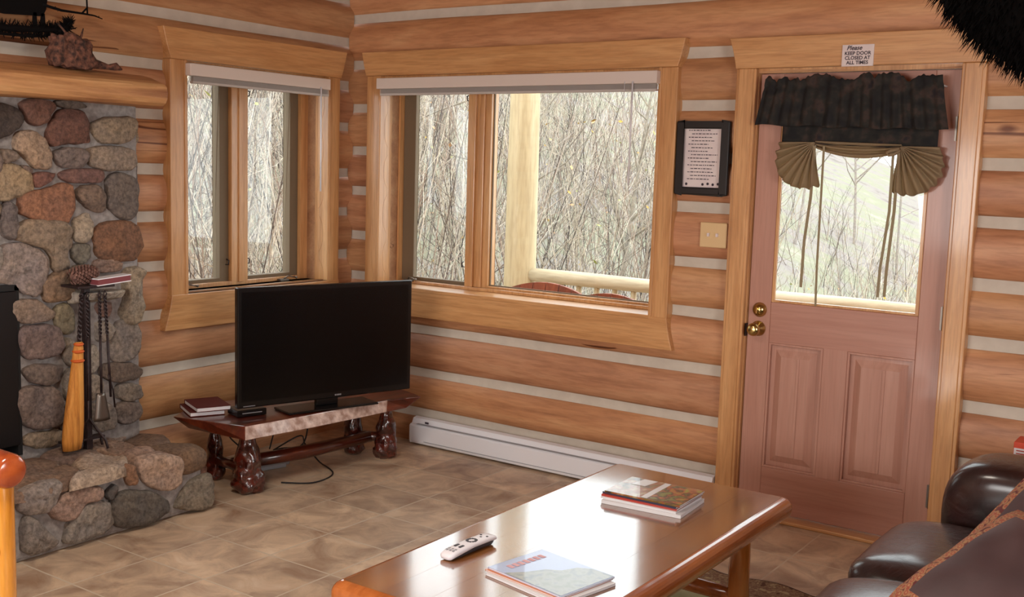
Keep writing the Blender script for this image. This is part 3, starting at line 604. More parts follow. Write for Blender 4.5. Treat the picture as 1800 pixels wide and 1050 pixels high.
for pts, w in (([(2.800, -0.040, 1.72), (2.795, -0.034, 1.50), (2.772, -0.018, 1.30), (2.768, -0.014, 1.092)], 0.013), ([(2.842, -0.040, 1.72), (2.840, -0.030, 1.45), (2.836, -0.016, 1.2), (2.832, 0.010, 1.012)], 0.010),
               ([(3.140, -0.040, 1.71), (3.138, -0.030, 1.45), (3.112, -0.016, 1.2), (3.108, -0.010, 1.078)], 0.012), ([(3.162, -0.040, 1.71), (3.158, -0.030, 1.45), (3.140, -0.016, 1.2), (3.136, -0.010, 1.082)], 0.013)):
    ribbon('tie_ribbon', pts, w)
m = MB(); m.tube([(3.165, -0.045, 1.712), (3.14, -0.055, 1.706), (3.115, -0.056, 1.695), (3.125, -0.055, 1.684), (3.15, -0.055, 1.69), (3.168, -0.045, 1.705)], 0.007, 8); m.build('bow_loop', 'khaki', sh)

# ------------------------------------------------------------------ framed notice, switch plate, heater
fr = thing('picture_frame', (2.255, -0.004, 1.655), 'black framed notice hanging between the wide window and the door', 'picture frame')
m = MB(); ring(m, Bk, 2.122, 2.392, 1.484, 1.828, -0.026, -0.002, 0.036, 0.036, 0.036, 0.036); m.build('frame', 'black', fr, 0.006)
m = MB(); m.box(2.15, 2.366, -0.010, -0.006, 1.512, 1.802); m.build('notice_sheet', 'paper', fr)
m = MB(); rnd = random.Random(4)
for k in range(15):
    z = 1.785 - k * 0.0162; 
    if k % 2 == 0: x0, x1 = 2.180, 2.180 + rnd.uniform(0.10, 0.14)
    else: x0, x1 = 2.196, 2.196 + rnd.uniform(0.10, 0.135)
    x = x0
    while x < x1:
        w_ = rnd.uniform(0.006, 0.018); m.box(x, min(x + w_, x1), -0.0108, -0.010, z - 0.0016, z + 0.0016 + rnd.uniform(0, 0.001)); x += w_ + 0.004
for i, x in enumerate((2.178, 2.204, 2.262, 2.288, 2.314, 2.340)):
    if i != 1: m.lathe([(0.0005, -0.0002), (0.0065, -0.0001), (0.0065, 0.0), (0.0005, 0.0003)], (x, -0.0105, 1.534 + (i % 2) * 0.003), 9, 0, 'Y')
m.build('printed_lines', 'ink', fr)
sw = thing('light_switch', (2.33, -0.004, 1.298), 'ivory double light switch plate below the framed notice', 'light switch')
m = MB(); m.box(2.262, 2.398, -0.012, 0.0, 1.240, 1.358); m.build('plate', 'ivory', sw, 0.005)
for x in (2.308, 2.352): m = MB(); m.box(x - 0.005, x + 0.005, -0.024, -0.010, 1.292, 1.308); m.build('toggle', 'paper', sw, 0.001)

ht = thing('baseboard_heater', (1.49, -0.04, 0), 'long low white electric baseboard heater under the wide window', 'heater')
prof = [(-0.010, 0.012), (-0.070, 0.012), (-0.074, 0.026), (-0.074, 0.112), (-0.066, 0.120), (-0.052, 0.122), (-0.040, 0.150), (-0.010, 0.156)]
m = MB(); m.prism(prof, 0.56, 2.40, lambda u, v, a: (a, u, v)); m.build('heater_body', 'white', ht, 0.002)
m = MB(); m.box(0.60, 2.36, -0.0725, -0.050, 0.1225, 0.1245); m.box(0.66, 2.36, -0.0765, -0.073, 0.0275, 0.031); m.build('louvre', 'grey_plastic', ht)
for x0, x1 in ((0.553, 0.566), (2.396, 2.408)): m = MB(); m.prism([(a - 0.002 if a < -0.02 else a, b) for a, b in prof], x0, x1, lambda u, v, a: (a, u, v)); m.build('end_cap', 'white', ht, 0.002)
m = MB(); m.box(0.652, 0.676, -0.0575, -0.0535, 0.130, 0.140); m.build('badge', 'ink', ht)
# ------------------------------------------------------------------ stone fireplace
WALL_STONES = [
 ([(-2.279,1.776),(-2.216,1.776),(-2.172,1.758),(-2.153,1.728),(-2.174,1.688),(-2.219,1.656),(-2.283,1.641)], (72,60,54)),
 ([(-2.153,1.801),(-2.004,1.808),(-2.018,1.755),(-2.066,1.7),(-2.11,1.714),(-2.14,1.748)], (122,82,66)),
 ([(-1.957,1.77),(-1.897,1.779),(-1.861,1.751),(-1.835,1.666),(-1.852,1.641),(-1.94,1.638),(-1.995,1.624),(-2.039,1.646),(-2.02,1.695),(-1.992,1.744)], (112,72,58)),
 ([(-2.179,1.659),(-2.098,1.675),(-2.06,1.638),(-2.022,1.587),(-2.045,1.526),(-2.102,1.532),(-2.139,1.572),(-2.184,1.601)], (165,138,112)),
 ([(-2.286,1.529),(-2.203,1.535),(-2.141,1.512),(-2.108,1.465),(-2.117,1.422),(-2.181,1.399),(-2.244,1.39),(-2.29,1.395)], (165,140,104)),
 ([(-2.097,1.499),(-2.011,1.507),(-2.006,1.478),(-2.078,1.448),(-2.098,1.46)], (132,84,70)),
 ([(-2.008,1.606),(-1.858,1.611),(-1.86,1.536),(-1.983,1.529)], (118,104,98)),
 ([(-1.814,1.737),(-1.608,1.765),(-1.594,1.683),(-1.67,1.642),(-1.801,1.65)], (140,122,100)),
 ([(-1.838,1.621),(-1.601,1.619),(-1.609,1.525),(-1.746,1.521),(-1.84,1.549)], (145,128,110)),
 ([(-1.976,1.517),(-1.789,1.522),(-1.775,1.48),(-1.819,1.464),(-1.958,1.468)], (124,86,76)),
 ([(-2.161,1.406),(-2.039,1.429),(-1.963,1.461),(-1.923,1.437),(-1.939,1.31),(-1.975,1.294),(-2.163,1.322)], (152,100,70)),
 ([(-1.898,1.442),(-1.805,1.447),(-1.771,1.404),(-1.763,1.353),(-1.793,1.33),(-1.849,1.361),(-1.891,1.392)], (122,100,84)),
 ([(-1.746,1.488),(-1.672,1.504),(-1.597,1.473),(-1.59,1.343),(-1.63,1.299),(-1.705,1.318),(-1.742,1.378)], (108,96,88)),
 ([(-2.242,1.371),(-2.197,1.375),(-2.189,1.311),(-2.201,1.228),(-2.253,1.242)], (112,100,95)),
 ([(-1.912,1.302),(-1.841,1.324),(-1.828,1.278),(-1.843,1.215),(-1.894,1.204),(-1.921,1.243)], (160,144,122)),
 ([(-1.814,1.275),(-1.59,1.285),(-1.58,1.118),(-1.723,1.107),(-1.805,1.142)], (128,86,58)),
 ([(-2.179,1.285),(-2.029,1.298),(-1.943,1.278),(-1.936,1.193),(-1.97,1.165),(-1.96,1.105),(-2.028,1.079),(-2.04,1.173),(-2.136,1.206),(-2.186,1.218)], (140,120,98)),
 ([(-2.296,1.171),(-2.212,1.2),(-2.149,1.195),(-2.069,1.155),(-2.05,1.088),(-2.077,1.028),(-2.099,0.985),(-2.154,0.995),(-2.203,1.042),(-2.265,1.056),(-2.299,1.091)], (148,132,122)),
 ([(-2.067,1.022),(-2.021,1.064),(-1.952,1.084),(-1.92,1.029),(-1.949,0.958),(-2.023,0.947),(-2.066,0.968)], (138,108,80)),
 ([(-1.922,1.193),(-1.852,1.19),(-1.839,1.144),(-1.868,1.107),(-1.921,1.123)], (110,104,92)),
 ([(-1.834,1.118),(-1.693,1.113),(-1.682,1.068),(-1.794,1.059)], (142,112,94)),
 ([(-1.673,1.067),(-1.575,1.056),(-1.585,0.993),(-1.581,0.831),(-1.652,0.812),(-1.688,0.882),(-1.66,0.945)], (152,138,116)),
 ([(-2.213,0.961),(-2.116,0.965),(-2.032,0.913),(-2.039,0.871),(-2.183,0.871),(-2.207,0.917)], (140,120,104)),
 ([(-2.183,0.849),(-2.012,0.844),(-1.992,0.758),(-2.015,0.711),(-2.122,0.707),(-2.178,0.756)], (126,106,100)),
 ([(-2.016,0.922),(-1.942,0.928),(-1.93,0.835),(-1.953,0.797),(-2.007,0.823)], (128,116,90)),
 ([(-1.809,0.916),(-1.741,0.923),(-1.736,0.868),(-1.786,0.852)], (142,106,92)),
 ([(-1.804,0.84),(-1.734,0.82),(-1.753,0.749),(-1.812,0.75)], (150,138,124)),
 ([(-1.738,0.763),(-1.682,0.836),(-1.591,0.789),(-1.593,0.654),(-1.701,0.647),(-1.739,0.662)], (136,126,116)),
 ([(-2.157,0.677),(-2.002,0.668),(-1.996,0.606),(-2.045,0.586),(-2.125,0.603),(-2.16,0.638)], (120,104,94)),
 ([(-1.791,0.616),(-1.761,0.636),(-1.615,0.622),(-1.578,0.576),(-1.61,0.545),(-1.717,0.55),(-1.782,0.578)], (112,96,84)),
 ([(-1.718,0.532),(-1.61,0.524),(-1.579,0.484),(-1.595,0.445),(-1.703,0.462)], (130,120,108)),
 ([(-2.182,0.587),(-2.018,0.569),(-1.999,0.466),(-2.028,0.4),(-2.13,0.406),(-2.181,0.447),(-2.194,0.536)], (126,108,98)),
 ([(-2.162,0.382),(-2.036,0.378),(-1.973,0.354),(-2.024,0.304),(-2.163,0.329)], (152,132,104)),
 ([(-1.719,0.446),(-1.596,0.431),(-1.587,0.375),(-1.659,0.339),(-1.717,0.371)], (122,108,98)),
 ([(-1.856,0.724),(-1.812,0.724),(-1.817,0.62),(-1.858,0.613)], (160,150,134)),
 ([(-1.858,0.592),(-1.797,0.586),(-1.787,0.484),(-1.86,0.49)], (158,146,130)),
 ([(-1.858,0.464),(-1.749,0.451),(-1.73,0.346),(-1.796,0.331),(-1.854,0.363)], (134,124,112)),
 ([(-1.981,0.77),(-1.926,0.768),(-1.917,0.66),(-1.972,0.654)], (140,128,112)),
 ([(-1.979,0.63),(-1.911,0.633),(-1.903,0.502),(-1.976,0.501)], (146,136,122)),
 ([(-1.987,0.477),(-1.903,0.471),(-1.906,0.346),(-1.99,0.357)], (134,124,112)),
 ([(-1.93,1.093),(-1.846,1.093),(-1.842,0.96),(-1.9,0.934),(-1.933,0.967)], (120,108,96)),
 ([(-1.996,1.804),(-1.942,1.815),(-1.855,1.801),(-1.883,1.787),(-1.959,1.782)], (96,84,76)),
 ([(-2.153,1.531),(-2.11,1.522),(-2.11,1.508),(-2.133,1.505)], (120,100,90)),
 ([(-2.245,1.599),(-2.201,1.6),(-2.187,1.552),(-2.252,1.543)], (130,112,96)),
]
HEARTH_STONES = [
 ([(-2.474,0.287),(-2.309,0.306),(-2.305,0.247),(-2.346,0.183),(-2.47,0.207)], (146,136,128)),
 ([(-2.457,0.16),(-2.418,0.183),(-2.324,0.065),(-2.35,0.03),(-2.429,0.029),(-2.457,0.067)], (130,122,114)),
 ([(-2.336,0.197),(-2.278,0.232),(-2.189,0.244),(-2.121,0.218),(-2.122,0.187),(-2.19,0.18),(-2.237,0.137),(-2.288,0.133),(-2.325,0.159)], (160,130,112)),
 ([(-2.085,0.195),(-2.057,0.225),(-2.047,0.194),(-2.072,0.158)], (88,84,82)),
 ([(-2.211,0.156),(-2.117,0.169),(-2.067,0.125),(-2.068,0.045),(-2.141,0.027),(-2.27,0.031),(-2.269,0.088),(-2.238,0.12)], (146,138,126)),
 ([(-2.055,0.159),(-2.003,0.178),(-1.861,0.143),(-1.782,0.08),(-1.803,0.034),(-1.892,0.019),(-2.019,0.032),(-2.051,0.084)], (98,92,84)),
 ([(-1.727,0.067),(-1.681,0.129),(-1.57,0.164),(-1.541,0.121),(-1.551,0.016),(-1.65,0.019),(-1.734,0.048)], (132,122,104)),
 ([(-1.917,0.305),(-1.815,0.305),(-1.711,0.262),(-1.711,0.193),(-1.742,0.148),(-1.787,0.141),(-1.884,0.186),(-1.918,0.238)], (178,150,128)),
 ([(-1.993,0.297),(-1.946,0.277),(-1.941,0.206),(-1.986,0.209)], (156,112,80)),
]
def smooth_poly(pts, it=2):
    for it_ in range(it):
        k_ = 0.24 if it_ == 0 else 0.2; n = len(pts); q = []
        for i in range(n):
            a, b = pts[i], pts[(i + 1) % n]
            q.append((a[0] * (1 - k_) + b[0] * k_, a[1] * (1 - k_) + b[1] * k_)); q.append((a[0] * k_ + b[0] * (1 - k_), a[1] * k_ + b[1] * (1 - k_)))
        pts = q
    return pts
def stone(mb, poly, rgb, h, fn, seed):
    """domed stone on a plane; fn(u,v,height)->xyz"""
    g = sum(rgb) / 3; c = lin([g + (v - g) * 0.78 for v in rgb])[:3]
    mx = sum(p[0] for p in poly) / len(poly); my = sum(p[1] for p in poly) / len(poly)
    P = smooth_poly([(mx + (a - mx) * 1.10 + (0.004 if a > mx else -0.004), my + (b - my) * 1.10 + (0.004 if b > my else -0.004)) for a, b in poly]); n = len(P)
    P = [(a + 0.013 * noise.noise(Vector((a * 24, b * 24, seed))), b + 0.010 * noise.noise(Vector((a * 24, b * 24, seed + 40)))) for a, b in P]; cx = sum(p[0] for p in P) / n; cy = sum(p[1] for p in P) / n
    prof = [(1.0, -0.012), (0.992, 0.42 * h), (0.955, 0.74 * h), (0.87, 0.91 * h), (0.66, 0.98 * h), (0.35, 1.02 * h), (0.12, 1.03 * h)]
    vs = []
    for s, hh in prof:
        for (u, v) in P:
            uu = cx + (u - cx) * s; vv = cy + (v - cy) * s
            k = noise.noise(Vector((uu * 9, vv * 9, seed * 3.7))) * h * 0.6 + noise.noise(Vector((uu * 30, vv * 30, seed))) * h * 0.30 if hh > 0.5 * h else 0
            vs.append(fn(uu, vv, hh + k))
    R = len(prof); vs.append(fn(cx, cy, 1.04 * h))
    fs = [(r * n + i, r * n + (i + 1) % n, (r + 1) * n + (i + 1) % n, (r + 1) * n + i) for r in range(R - 1) for i in range(n)] + [((R - 1) * n + i, (R - 1) * n + (i + 1) % n, R * n) for i in range(n)]
    mb.add(vs, fs, 0, True, c)
fp = thing('stone_fireplace', (0.3, -2.4, 0), 'river stone fireplace with grey mortar, raised hearth and dark firebox in left corner', 'fireplace')
m = MB(); m.box(0.004, 0.150, -2.19, -1.575, 0, 1.84); m.box(0.004, 0.150, -3.45, -2.95, 0, 1.84); m.box(0.004, 0.150, -2.95, -2.19, 1.03, 1.84); m.box(0.004, 0.150, -2.95, -2.19, 0, 0.30)
m.build('chimney_breast', 'mortar', fp, 0.015)
pal = [(140, 122, 108), (124, 106, 94), (150, 132, 108), (128, 88, 68), (146, 136, 124), (110, 98, 92), (158, 138, 112)]
st = MB(); k = 0
for poly, rgb in WALL_STONES:
    k += 1; stone(st, poly, rgb, 0.030 + 0.014 * ((k * 7) % 5) / 4, lambda u, v, h: (0.150 + h, u, v), k)
# rest of the breast, left of the frame's edge, and over the firebox
rnd = random.Random(11); y = -2.36
rows = 8
for r in range(rows):
    z0 = 0.30 + r * 0.19; yy = -2.245 - (0.0 if z0 > 1.0 else 0.0)
    while yy > -3.42:
        w_ = rnd.uniform(0.13, 0.24); zc = z0 + 0.095
        if not (zc < 1.12 and yy - w_ < -2.17 and yy > -2.97) and zc + 0.09 < 1.84:
            poly = [(yy - w_ / 2 + w_ * 0.46 * cos(t) * rnd.uniform(0.85, 1.08), zc + 0.086 * sin(t) * rnd.uniform(0.85, 1.1)) for t in [i * pi / 4 + 0.3 for i in range(8)]]
            k += 1; stone(st, poly, rnd.choice(pal), 0.035, lambda u, v, h: (0.150 + h, u, v), k)
        yy -= w_ + 0.01
# small filler pebbles pressed in the mortar, and stones wrapping the side return
for j in range(9):
    zc = 0.40 + j * 0.16; k += 1
    poly = [(0.075 + 0.062 * cos(t), zc + 0.07 * sin(t) * rnd.uniform(0.85, 1.1)) for t in [i * pi / 4 for i in range(8)]]
    stone(st, poly, rnd.choice(pal), 0.012, lambda u, v, h: (u, -1.575 + h, v), k)
st.build('breast_stones', 'stone', fp, recalc=True)
m = MB(); c = lin((170, 164, 152))[:3]
pl_ = [(0.15, -1.955), (0.30, -1.93), (0.325, -1.83), (0.30, -1.745), (0.15, -1.735)]
m.add([(x, y, 0.985 + (0.006 if x > .2 else 0)) for x, y in pl_] + [(0.15 + (x - .15) * 0.8, y, 0.925 + (x - .15) * .2) for x, y in pl_], [(0, 1, 2, 3, 4), (9, 8, 7, 6, 5)] + [(i, (i + 1) % 5, 5 + (i + 1) % 5, 5 + i) for i in range(5)], 0, False, c)
m.build('ledge_stone', 'stone', fp, 0.012)
# firebox
m = MB(); m.box(0.01, 0.03, -2.95, -2.19, 0.30, 1.03); m.box(0.03, 0.172, -2.205, -2.185, 0.30, 1.03); m.box(0.03, 0.172, -2.955, -2.935, 0.30, 1.03); m.box(0.03, 0.172, -2.955, -2.185, 1.01, 1.035); m.build('firebox', 'firebox', fp)
m = MB(); m.box(0.150, 0.176, -2.95, -2.195, 0.345, 1.008); m.build('glass_door', 'black', fp, 0.004)
# hearth
m = MB(); m.box(0.150, 0.600, -3.45, -1.575, 0.0, 0.262); m.box(0.004, 0.151, -3.45, -1.575, 0.0, 0.262); m.build('hearth_base', 'mortar', fp, 0.02)
hs = MB()
for i, (poly, rgb) in enumerate(HEARTH_STONES):
    stone(hs, [(a, min(b, 0.30)) for a, b in poly], rgb, 0.040, lambda u, v, h: (0.600 + h, u, v), 100 + i)
for i, yc in enumerate((-2.62, -2.84, -3.06, -3.28)):
    for zc in (0.08, 0.2):
        poly = [(yc + 0.095 * cos(t) * rnd.uniform(0.9, 1.1), zc + 0.055 * sin(t) * rnd.uniform(0.9, 1.1)) for t in [q * pi / 4 for q in range(8)]]
        stone(hs, poly, rnd.choice(pal), 0.035, lambda u, v, h: (0.600 + h, u, v), 150 + i)
# top slabs: x,y polygons
tops = [([(0.17, -2.46), (0.17, -2.16), (0.36, -2.12), (0.40, -2.30), (0.36, -2.48)], (128, 100, 80)), ([(0.36, -2.50), (0.41, -2.26), (0.40, -2.14), (0.56, -2.16), (0.63, -2.32), (0.62, -2.52)], (142, 114, 92)),
        ([(0.17, -2.14), (0.18, -1.93), (0.34, -1.90), (0.38, -2.10)], (134, 108, 92)), ([(0.40, -2.12), (0.37, -1.94), (0.52, -1.93), (0.63, -2.0), (0.635, -2.30), (0.57, -2.14)], (176, 156, 134)),
        ([(0.19, -1.90), (0.20, -1.76), (0.36, -1.74), (0.42, -1.88), (0.34, -1.90)], (152, 122, 100)), ([(0.22, -1.73), (0.20, -1.60), (0.40, -1.58), (0.44, -1.72), (0.36, -1.74)], (126, 100, 80)),
        ([(0.44, -1.91), (0.40, -1.77), (0.46, -1.74), (0.60, -1.75), (0.62, -1.90)], (168, 138, 118)), ([(0.06, -1.92), (0.16, -1.92), (0.17, -1.66), (0.06, -1.66)], (150, 128, 112))]
for i, (poly, rgb) in enumerate(tops):
    stone(hs, poly, rgb, 0.030 if i != 3 else 0.044, lambda u, v, h: (u, v, 0.262 + h), 200 + i)
for i, xc in enumerate((0.12, 0.33, 0.52)):
    stone(hs, [(xc + 0.085 * cos(t), 0.125 + 0.10 * sin(t)) for t in [q * pi / 4 for q in range(8)]], pal[i + 1], 0.03, lambda u, v, h: (u, -1.575 + h, v), 250 + i)
hs.build('hearth_stones', 'stone', fp)
m = MB(); m.tc = lin((122, 100, 80))[:3]; m.puff((0.50, -1.655, 0.232), (0.27, 0.22, 0.125), 0.65, 0.7, (0, 0, 0.3), 28, 14, 0, 0.02, 9); m.t = [m.tc] * len(m.v); m.build('corner_boulder', 'stone', fp)
# mantel
m = MB(); pts = []
for i in range(28):
    t = 2 * pi * i / 28; sp = lambda x, e: (abs(x) ** e) * (1 if x >= 0 else -1)
    pass
pts = [(0.02, 1.956), (0.10, 1.957), (0.18, 1.954), (0.245, 1.940), (0.30, 1.922), (0.335, 1.910), (0.350, 1.898), (0.356, 1.87), (0.354, 1.845), (0.344, 1.825), (0.325, 1.813), (0.28, 1.810), (0.20, 1.812), (0.10, 1.812), (0.02, 1.812)]
ys = [-1.560 - i * 0.06 for i in range(32)]
vs = [(0.02 if x < 0.03 else x + 0.010 * noise.noise(Vector((y * 3, z * 8, 2))), y, z + 0.008 * noise.noise(Vector((y * 2.2, x * 5, 7)))) for y in ys for x, z in pts]
n = 15; fs = [(i * n + k2, i * n + (k2 + 1) % n, (i + 1) * n + (k2 + 1) % n, (i + 1) * n + k2) for i in range(31) for k2 in range(n)] + [tuple(range(n))[::-1], tuple(range(31 * n, 32 * n))]
m.add(vs, fs, 0, False); m.build('mantel_log', 'plank', fp, 0.008)
rndm = random.Random(2)

# things on the mantel and above it
bk = thing('bark_stump', (0.24, -1.96, 1.952), 'knobbly reddish bark stump with a root foot at the end of the mantel', 'wood piece')
m = MB(); vs = []
def stumpfn(v):
    t = (v.z / 0.13 + 0.5); r = 1.0 + 0.22 * (1 - t) + 0.2 * noise.noise(Vector((v.x * 14, v.y * 14, v.z * 16)))
    return Vector((v.x * r, v.y * r, v.z * (1 + 0.12 * noise.noise(Vector((v.x * 22, v.y * 22, 3))))))
m.puff((0.22, -1.955, 2.015), (0.10, 0.165, 0.125), 0.25, 0.6, (0, 0, 0), 72, 36, 0, 0.028, 34, stumpfn); m.build('bark_block', 'bark', bk)
m = MB(); m.tube([(0.24, -1.90, 2.0), (0.25, -1.86, 1.975), (0.26, -1.80, 1.967), (0.265, -1.765, 1.972), (0.265, -1.735, 1.962)], [0.04, 0.022, 0.012, 0.018, 0.004], 10); m.build('root_foot', 'bark', bk)
m = MB(); m.tube([(0.23, -1.93, 2.02), (0.25, -1.95, 2.06), (0.24, -1.985, 2.09), (0.22, -2.01, 2.13)], [0.012, 0.008, 0.006, 0.003], 8); m.tube([(0.24, -1.94, 2.04), (0.25, -1.92, 2.09), (0.24, -1.905, 2.12)], [0.008, 0.005, 0.002], 8); m.build('dead_twig', 'bark', bk)

ar = thing('metal_wall_art', (0.05, -2.2, 2.1), 'black cut-metal animal standing among pine branches, above the mantel on the logs', 'wall art')
def plate(mb, pts, x=0.075, th=0.006): mb.prism(pts, x, x + th, lambda u, v, a: (a, u, v))
m = MB(); plate(m, [(-2.60, 2.20), (-2.50, 2.17), (-2.3, 2.165), (-2.16, 2.157), (-2.05, 2.165), (-1.99, 2.168), (-1.975, 2.20), (-1.965, 2.26), (-1.99, 2.34), (-2.06, 2.40), (-2.2, 2.42), (-2.45, 2.40), (-2.60, 2.33)])
for (ya, yb) in ((-2.035, -2.020), (-1.998, -1.982), (-2.45, -2.43), (-2.36, -2.345)): plate(m, [(ya, 2.18), (ya - 0.004, 2.12), (yb + 0.004, 2.12), (yb, 2.18)])
m.build('animal_silhouette', 'metalart', ar)
rnd = random.Random(8)
def sprig(mb, path, r, nn, ln, x=0.078):
    mb.tube([(x, a, b) for a, b in path], [r * (1 - 0.7 * i / (len(path) - 1)) for i in range(len(path))], 7)
    for i in range(nn):
        t = rnd.random() * (len(path) - 1.001); j = int(t); f = t - j
        a = path[j][0] * (1 - f) + path[j + 1][0] * f; b = path[j][1] * (1 - f) + path[j + 1][1] * f
        an = rnd.uniform(0.2, pi - 0.2) * (1 if rnd.random() < 0.7 else -1); l = ln * rnd.uniform(0.5, 1)
        mb.tube([(x, a, b), (x + rnd.uniform(-.012, .012), a + l * cos(an), b + l * sin(an))], [0.0034, 0.0010], 4)
m = MB(); sprig(m, [(-2.6, 2.115), (-2.3, 2.105), (-2.15, 2.10), (-2.0, 2.112), (-1.93, 2.118), (-1.87, 2.128)], 0.022, 420, 0.045)
sprig(m, [(-2.5, 2.08), (-2.2, 2.075), (-2.05, 2.078), (-1.97, 2.088), (-1.90, 2.096)], 0.009, 160, 0.028)
sprig(m, [(-1.92, 2.11), (-1.88, 2.14), (-1.855, 2.165)], 0.010, 110, 0.045); m.build('pine_branch', 'metalart', ar)
m = MB(); sprig(m, [(-1.99, 2.218), (-1.90, 2.205), (-1.80, 2.205), (-1.74, 2.203), (-1.70, 2.194)], 0.007, 6, 0.01); m.tube([(0.078, -1.775, 2.205), (0.078, -1.778, 2.30)], 0.004, 6); m.tube([(0.078, -1.80, 2.207), (0.078, -1.778, 2.23)], 0.004, 6)
m.build('upper_twig', 'metalart', ar)
for y, z in ((-2.3, 2.10), (-2.1, 2.10), (-2.2, 2.30)): m = MB(); m.cyl((0.002, y, z), (0.078, y, z), 0.004, seg=6); m.build('wall_standoff', 'metalart', ar)

# fire tool stand
ts = thing('fire_tool_stand', (0.26, -1.93, 0.292), 'dark iron fireplace tool stand with small top shelf on the hearth', 'tool stand')
m = MB(); m.obox((0.26, -1.93, 0.665), (0.026, 0.030, 0.70), (0, 0, 0.2)); m.build('post', 'iron', ts, 0.003)
m = MB(); m.box(0.20, 0.33, -2.01, -1.83, 1.014, 1.026); m.build('top_shelf', 'iron', ts, 0.003)
m = MB(); m.box(0.235, 0.285, -2.06, -1.86, 0.335, 0.345); m.box(0.245, 0.275, -1.945, -1.915, 0.292, 0.34)
for y in (-2.055, -1.865): m.tube([(0.26, y, 0.345), (0.262, y, 0.32), (0.27, y, 0.298)], 0.006, 6)
m.tube([(0.26, -1.93, 0.44), (0.30, -1.91, 0.38), (0.33, -1.89, 0.335), (0.34, -1.885, 0.297)], 0.006, 6); m.tube([(0.26, -1.93, 0.40), (0.22, -1.95, 0.35), (0.20, -1.955, 0.297)], 0.006, 6)
m.build('foot', 'iron', ts, 0.002)
for y, s in ((-1.985, -1), (-1.955, -1), (-1.895, 1), (-1.870, 1)):
    m = MB(); m.tube([(0.27, -1.93, 0.99), (0.285, (y - 1.93) / 2, 0.985), (0.30, y, 0.98), (0.31, y, 0.992)], 0.004, 6); m.build('tool_hook', 'iron', ts)
def twist(mb, x, y0, z0, y1, z1, r, turns=7):
    n_ = 44
    for ph in (0, pi):
        mb.tube([(x + r * cos(turns * 2 * pi * i / n_ + ph), y0 + (y1 - y0) * i / n_ + r * sin(turns * 2 * pi * i / n_ + ph), z0 + (z1 - z0) * i / n_) for i in range(n_ + 1)], r * 0.95, 6)
br = thing('hearth_broom', (0.33, -2.03, 0.32), 'hearth broom with golden straw and twisted dark handle, left on the tool stand', 'broom')
m = MB(); twist(m, 0.31, -1.985, 0.97, -2.00, 0.775, 0.005, 5); m.tube([(0.31, -1.985, 0.97), (0.308, -1.992, 0.985), (0.31, -1.985, 1.0), (0.312, -1.978, 0.985), (0.31, -1.985, 0.97)], 0.003, 6); m.build('handle', 'iron', br)
m = MB(); vs = []
prof = [(0.016, 0.785), (0.022, 0.76), (0.024, 0.73), (0.026, 0.70), (0.032, 0.62), (0.040, 0.52), (0.046, 0.42), (0.046, 0.36), (0.040, 0.318)]
for r_, z in prof:
    for q in range(40):
        t = 2 * pi * q / 40; rr = r_ * (1 + 0.06 * (q % 2)); vs.append((0.315 + 0.55 * rr * cos(t), -2.003 - 0.09 * (0.785 - z) + rr * sin(t), z))
m.add(vs, [(i * 40 + q, i * 40 + (q + 1) % 40, (i + 1) * 40 + (q + 1) % 40, (i + 1) * 40 + q) for i in range(8) for q in range(40)] + [tuple(range(40))[::-1], tuple(range(320, 360))], 0, True); m.build('straw_head', 'straw', br)
m = MB()
for z, r_ in ((0.776, 0.020), (0.745, 0.024), (0.705, 0.0275)): m.lathe([(r_ * 0.9, -0.006), (r_ + 0.002, 0), (r_ * 0.9, 0.006)], (0.315, -2.003 - 0.09 * (0.785 - z), z), 20)
m.build('binding', 'straw_red', br)
def tool(name, label, y, kind):
    t = thing(name, (0.31, y, 0.45), label, 'fireplace tool')
    y1 = y + {'poker': -0.004, 'shovel': 0.002, 'tongs': 0.022}[kind]
    m = MB(); twist(m, 0.31, y, 0.97, y + (y1 - y) * .4, 0.80, 0.0042, 5); m.tube([(0.31, y, 0.968), (0.31, y - 0.009, 0.982), (0.31, y, 0.998), (0.31, y + 0.009, 0.982), (0.31, y, 0.968)], 0.0028, 6); m.build('twisted_handle', 'iron', t)
    m = MB(); m.tube([(0.31, y + (y1 - y) * .4, 0.80), (0.31, y1, 0.52)], 0.0055, 8)
    if kind == 'poker': m.tube([(0.31, y1, 0.52), (0.31, y1, 0.44), (0.31, y1 - 0.02, 0.42)], [0.0055, 0.004, 0.002], 8)
    if kind == 'tongs': m.tube([(0.31, y1 - 0.012, 0.62), (0.31, y1 + 0.012, 0.55), (0.31, y1 + 0.02, 0.47)], 0.004, 8)
    m.build('shaft', 'iron', t)
    if kind == 'shovel':
        m = MB(); vs = []
        for i in range(7):
            for j in range(9):
                u = -1 + i / 3; v = j / 8; vs.append((0.315 - 0.010 * abs(u) ** 2 + 0.008 * v, y1 + u * (0.022 + 0.020 * v), 0.545 - v * 0.125))
        m.add(vs, [(i * 9 + j, i * 9 + j + 1, (i + 1) * 9 + j + 1, (i + 1) * 9 + j) for i in range(6) for j in range(8)], 0, True)
        o = m.build('shovel_blade', 'steel', t, recalc=False); o.modifiers.new('s', 'SOLIDIFY').thickness = 0.002
tool('fire_poker', 'dark iron poker hanging just right of the hearth broom', -1.955, 'poker')
tool('fire_shovel', 'dark iron ash shovel with twisted handle hanging right of the stand post', -1.895, 'shovel')
tool('fire_tongs', 'dark iron tongs hanging rightmost on the tool stand', -1.868, 'tongs')
